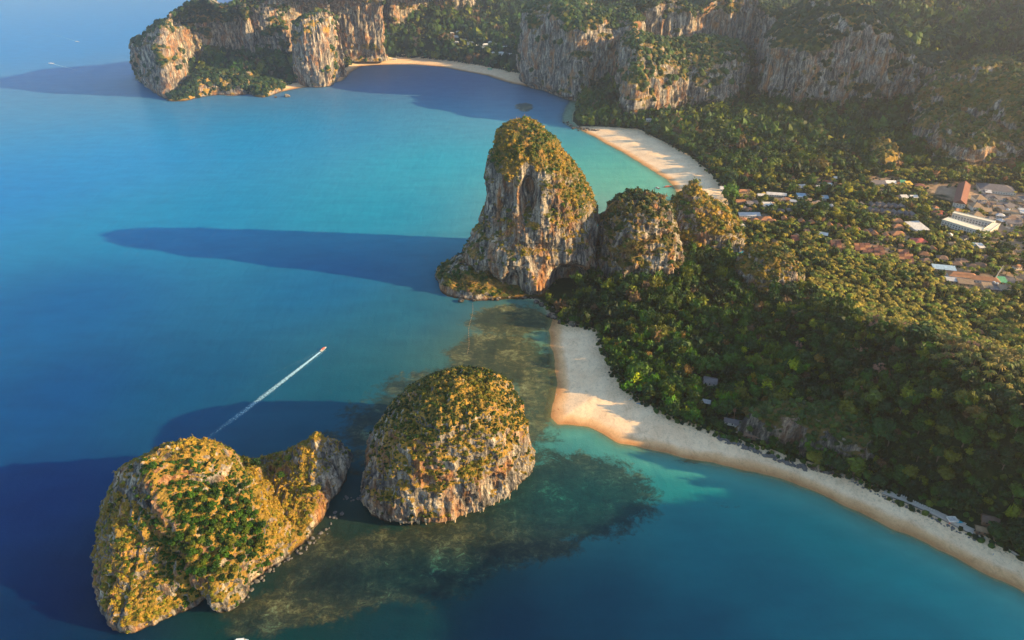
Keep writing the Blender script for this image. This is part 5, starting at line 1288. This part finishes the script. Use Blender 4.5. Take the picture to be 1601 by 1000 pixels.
# ------------------------------------------------------------------ boats, wakes, buoys, people
M_HULLR = flat_mat('red_hull_paint', (.42,.06,.035), .4, .15); M_HULLW = flat_mat('white_hull_paint', (.75,.73,.70), .35, .08); M_CAN = flat_mat('red_canopy_cloth', (.62,.10,.05), .7, .15); M_CANW = flat_mat('white_canopy_cloth', (.72,.72,.72), .7, .1)
M_DECK = flat_mat('wood_deck', (.28,.16,.08), .7, .25); M_MOTOR = flat_mat('outboard_black', (.03,.03,.03), .4, .1); M_SKIN = flat_mat('skin', (.35,.2,.13), .7, .1); M_SHIRT = [flat_mat('cloth_' + n_, c, .9, .1) for n_, c in (('red',(.5,.06,.05)),('blue',(.06,.12,.4)),('white',(.7,.7,.7)),('black',(.03,.03,.03)))]
def boat(px, py, L_, rz, hull_m, can_m, label, name='longtail_boat', cat='boat'):
    g = G(px, py, 0); t = empty(name, (g[0], g[1], 0), rz); tag(t, label, cat)
    n = 12; V_, F_ = [], []
    long_ = name == 'longtail_boat'
    for i in range(n + 1):
        q = i / n; x = -L_ / 2 + q * L_; bw = L_ * (.10 if long_ else .14) * min(1, (1 - q) ** .55 * 1.5 + .02) * (1 if q > .05 else .85); sh_ = .55 + (1.9 if long_ else .7) * max(0, q - .55) ** 1.6 * (L_ / 8); kz = -.4 + (1.2 if long_ else .5) * max(0, q - .7)
        V_ += [(x, -bw, sh_), (x, -bw * .72, .0 + kz * .3), (x, 0, kz), (x, bw * .72, .0 + kz * .3), (x, bw, sh_), (x, bw * .84, sh_ - .02), (x, bw * .6, .22), (x, -bw * .6, .22), (x, -bw * .84, sh_ - .02)]
    for i in range(n):
        for k in range(9): F_.append((9*i + k, 9*i + (k+1) % 9, 9*(i+1) + (k+1) % 9, 9*(i+1) + k))
    F_ += [tuple(range(9))[::-1], tuple(9*n + k for k in range(9))]
    MB().add(V_, F_).build('hull', hull_m, t)
    w_ = L_ * .1
    b = MB()
    for k in range(5): x = -L_*.3 + k * L_ * .13; b.box(x - .18, x + .18, -w_ * .75, w_ * .75, .42, .5)
    b.build('seat', M_DECK, t)
    b = MB(); n2 = 6; V_, F_ = [], []
    for i in range(n2 + 1):
        a = math.pi * i / n2; yy = -w_ * .95 * math.cos(a); zz = 1.75 + .28 * math.sin(a); V_ += [(-L_*.36, yy, zz), (L_*.18, yy, zz), (-L_*.36, yy, zz + .06), (L_*.18, yy, zz + .06)]
    for i in range(n2):
        a = 4*i; F_ += [(a, a+1, a+5, a+4), (a+2, a+6, a+7, a+3), (a, a+4, a+6, a+2), (a+1, a+3, a+7, a+5)]
    F_ += [(0, 2, 3, 1), (4*n2, 4*n2+1, 4*n2+3, 4*n2+2)]
    b.add(V_, F_).build('canopy', can_m, t)
    for x in (-L_*.34, L_*.16):
        for s_ in (-1, 1): MB().tube([(x, s_ * w_ * .9, .5), (x, s_ * w_ * .93, 1.78)], [.04, .04], 5).build('pole', M_DECK, t)
    if long_: MB().box(-L_*.46, -L_*.40, -.3, .3, .6, 1.15).tube([(-L_*.43, 0, .8), (-L_*.75, .25, -.1)], [.05, .04], 5).build('longtail_motor', M_MOTOR, t)
    else:
        for s_ in (-1, 1): MB().box(-L_*.55, -L_*.49, s_ * .5 - .2, s_ * .5 + .2, -.2, 1.0).build('outboard_motor', M_MOTOR, t)
    return t
v1 = G(508, 544); v0 = G(320, 690); rz = math.atan2(v1[1] - v0[1], v1[0] - v0[0])
boat(506, 546, 9.5, rz, M_HULLW, M_CAN, 'red canopied speedboat at the head of the long white wake', 'speedboat')
boat(1028, 294, 9, 2.2, M_HULLR, M_CANW, 'small longtail boat moored left of the red one off the far beach')
boat(1044, 292, 15, .25, M_HULLR, M_CAN, 'dark red longtail boat moored near the far beach sand')
boat(80, 99, 26, 2.75, M_HULLW, M_CANW, 'white boat towing a thin wake near the left edge', 'speedboat')
boat(121, 65, 22, -.4, M_HULLW, M_CANW, 'most distant white boat near the upper left', 'speedboat')
boat(378, 1002, 9, .1, M_HULLW, M_CANW, 'white boat only just peeking over the bottom edge', 'speedboat')
m, nt, b = newmat('foam'); b.inputs['Base Color'].default_value = (.45, .75, .85, 1); b.inputs['Roughness'].default_value = .7
ag = attr(nt, 'age'); nn_ = noise(nt, coords(nt), .55, 5, .75)
fo_ = ramp(nt, math_(nt, 'SUBTRACT', math_(nt, 'ADD', math_(nt, 'MULTIPLY', math_(nt, 'SUBTRACT', nn_, .5), 1.5), .62), ag.outputs['Fac']), [(.22, (0, 0, 0)), (.75, (.95,) * 3)])
lk(nt, fo_, b.inputs['Alpha']); M_FOAM = m
def wake(px0, py0, px1, py1, w0, w1, a0, a1, label, group=None):
    A_ = G(px0, py0); B_ = G(px1, py1); d_ = B_ - A_; L_ = np.linalg.norm(d_); d_ /= L_; nn = np.array([-d_[1], d_[0], 0]); n = 90; V_, ag_ = [], []
    for i in range(n + 1):
        q = i / n; c = A_ + d_ * L_ * q + nn * (math.sin(q * 2.6) * L_ * .006); ww = w0 + (w1 - w0) * q
        for s_, e in ((-1, .55), (-.5, .1), (0, 0), (.5, .1), (1, .55)): V_.append(c + nn * s_ * ww + np.array([0, 0, .06])); ag_.append(a0 + (a1 - a0) * q + e)
    F_ = [(5*i + k, 5*i + k + 1, 5*(i+1) + k + 1, 5*(i+1) + k) for i in range(n) for k in range(4)]
    o = link('wake', mesh_np('wake', np.array(V_), np.array(F_), M_FOAM, {'age': np.array(ag_)})); o['kind'] = 'stuff'; o['label'] = label
wake(505,547, 312,694, 1.3, 6.5, -.2, .42, 'white foam wake of the red canopied speedboat')
wake(508,543, 428,590, .5, .9, .15, .55, 'thin bow wave left of the speedboat wake'); wake(509,547, 436,606, .5, .9, .15, .55, 'thin bow wave right of the speedboat wake')
wake(500,549, 300,642, .6, 2.2, .28, .62, 'faint swell line spreading left of the speedboat wake')
wake(84,100, 165,122, 3.0, 4, .05, .5, 'thin wake of the white boat near the left edge'); wake(118,64, 40,38, 3, 4, .15, .55, 'faint wake of the most distant boat')
A_, B_ = G(739, 475), G(730, 552)
t = empty('buoy_line', A_); tag(t, 'line of small floats running out from the tower rocks towards the bay', 'buoy line')
pts = [((B_ - A_) * q + np.array([1.2 * math.sin(q * 9), 0, .05])) for q in np.linspace(0, 1, 31)]
MB().tube([tuple(q) for q in pts], [.05] * 31, 4).build('rope', M_DECK, t)
bm_ = mesh_np('float', ICO2[0] * .3, ICO2[1], flat_mat('float_foam', (.62,.42,.2), .6, .1))
for q in pts[::1]:
    o = link('float', bm_, t); o.location = tuple(q)
def skin_person(seed):
    me = bpy.data.meshes.new('person'); j = [(0,0,.95),(0,0,1.15),(0,0,1.42),(0,0,1.52),(0,0,1.68),(.17,0,1.40),(.22,.03,1.12),(.2,.1,.88),(-.17,0,1.40),(-.24,-.02,1.12),(-.2,-.08,.88),(.09,0,.9),(.11,.1,.5),(.1,.06,.06),(.1,.18,.03),(-.09,0,.9),(-.11,-.06,.5),(-.1,-.16,.07),(-.1,-.04,.03)]
    e = [(0,1),(1,2),(2,3),(3,4),(2,5),(5,6),(6,7),(2,8),(8,9),(9,10),(0,11),(11,12),(12,13),(13,14),(0,15),(15,16),(16,17),(17,18)]
    me.from_pydata(j, e, []); o = bpy.data.objects.new('person', me); COL.objects.link(o)
    sm = o.modifiers.new('skin', 'SKIN'); o.modifiers.new('sub', 'SUBSURF').levels = 1; o.modifiers['sub'].render_levels = 1
    rad_ = [.14,.13,.15,.06,.11,.06,.045,.035,.06,.045,.035,.09,.06,.04,.035,.09,.06,.04,.035]
    for k, v in enumerate(me.skin_vertices[0].data): v.radius = (rad_[k], rad_[k]); v.use_root = (k == 0)
    me.materials.append(M_SHIRT[seed % 4]); return o
for i, (a, b_) in enumerate([(873,641),(893,643),(870,618),(1009,617),(1301,742),(1552,868),(990,700 - 70)]):
    o = skin_person(i); g = onground(a, b_); o.location = (g[0], g[1], g[2] + .22); o.rotation_euler = (0, 0, i * 1.3)
    tag(o, ['walker at the water edge on the sunlit tip of the near beach','person standing on the bright sand of the beach tip','person on the wet sand north of the beach tip','person at the forest edge behind the beach tip','person below the dark outcrop on the near beach','walker on the far right stretch of the near beach','person beside the beached kayaks'][i], 'person')
def kayak(px, py, c, lab, rz):
    g = onground(px, py); t = empty('kayak', (g[0], g[1], g[2] + .3), rz); tag(t, lab, 'kayak')
    V_, F_ = [], []
    for i in range(9):
        q = i / 8; x = -2.6 + 5.2 * q; w_ = .42 * math.sin(math.pi * min(max(q, .03), .97)) ** .6; z = .12 * (2 * q - 1) ** 2
        V_ += [(x, -w_, .25 + z), (x, -w_ * .6, z), (x, w_ * .6, z), (x, w_, .25 + z), (x, 0, .38 + z)]
    for i in range(8):
        for k in range(5): F_.append((5*i + k, 5*i + (k+1) % 5, 5*(i+1) + (k+1) % 5, 5*(i+1) + k))
    MB().add(V_, F_).build('hull', flat_mat('kayak_plastic', c, .4, .1), t); MB().tube([(-.5,0,.37),(.6,0,.37)], [.22,.22], 10).build('cockpit', M_MOTOR, t)
kayak(986,624,(.7,.7,.7),'white kayak at the forest edge behind the beach tip',.6); kayak(999,631,(.08,.25,.45),'blue kayak at the forest edge, nearer the lower pair',.2); kayak(1003,632,(.10,.35,.5),'pale blue kayak touching the blue kayak',.1)


# ------------------------------------------------------------------ haze
def haze():
    m = bpy.data.materials.new('haze_air'); m.use_nodes = True; nt = m.node_tree; nt.nodes.clear()
    o = nt.nodes.new('ShaderNodeOutputMaterial'); v = nt.nodes.new('ShaderNodeVolumePrincipled')
    v.inputs['Density'].default_value = HAZE_DENSITY; v.inputs['Color'].default_value = (*HAZE_COLOR, 1); v.inputs['Anisotropy'].default_value = 0.65
    lk(nt, v.outputs[0], o.inputs['Volume'])
    h = MB().box(-12000, 12000, -12000, 12000, -6, 470).build('haze', m); h['kind'] = 'stuff'
haze()
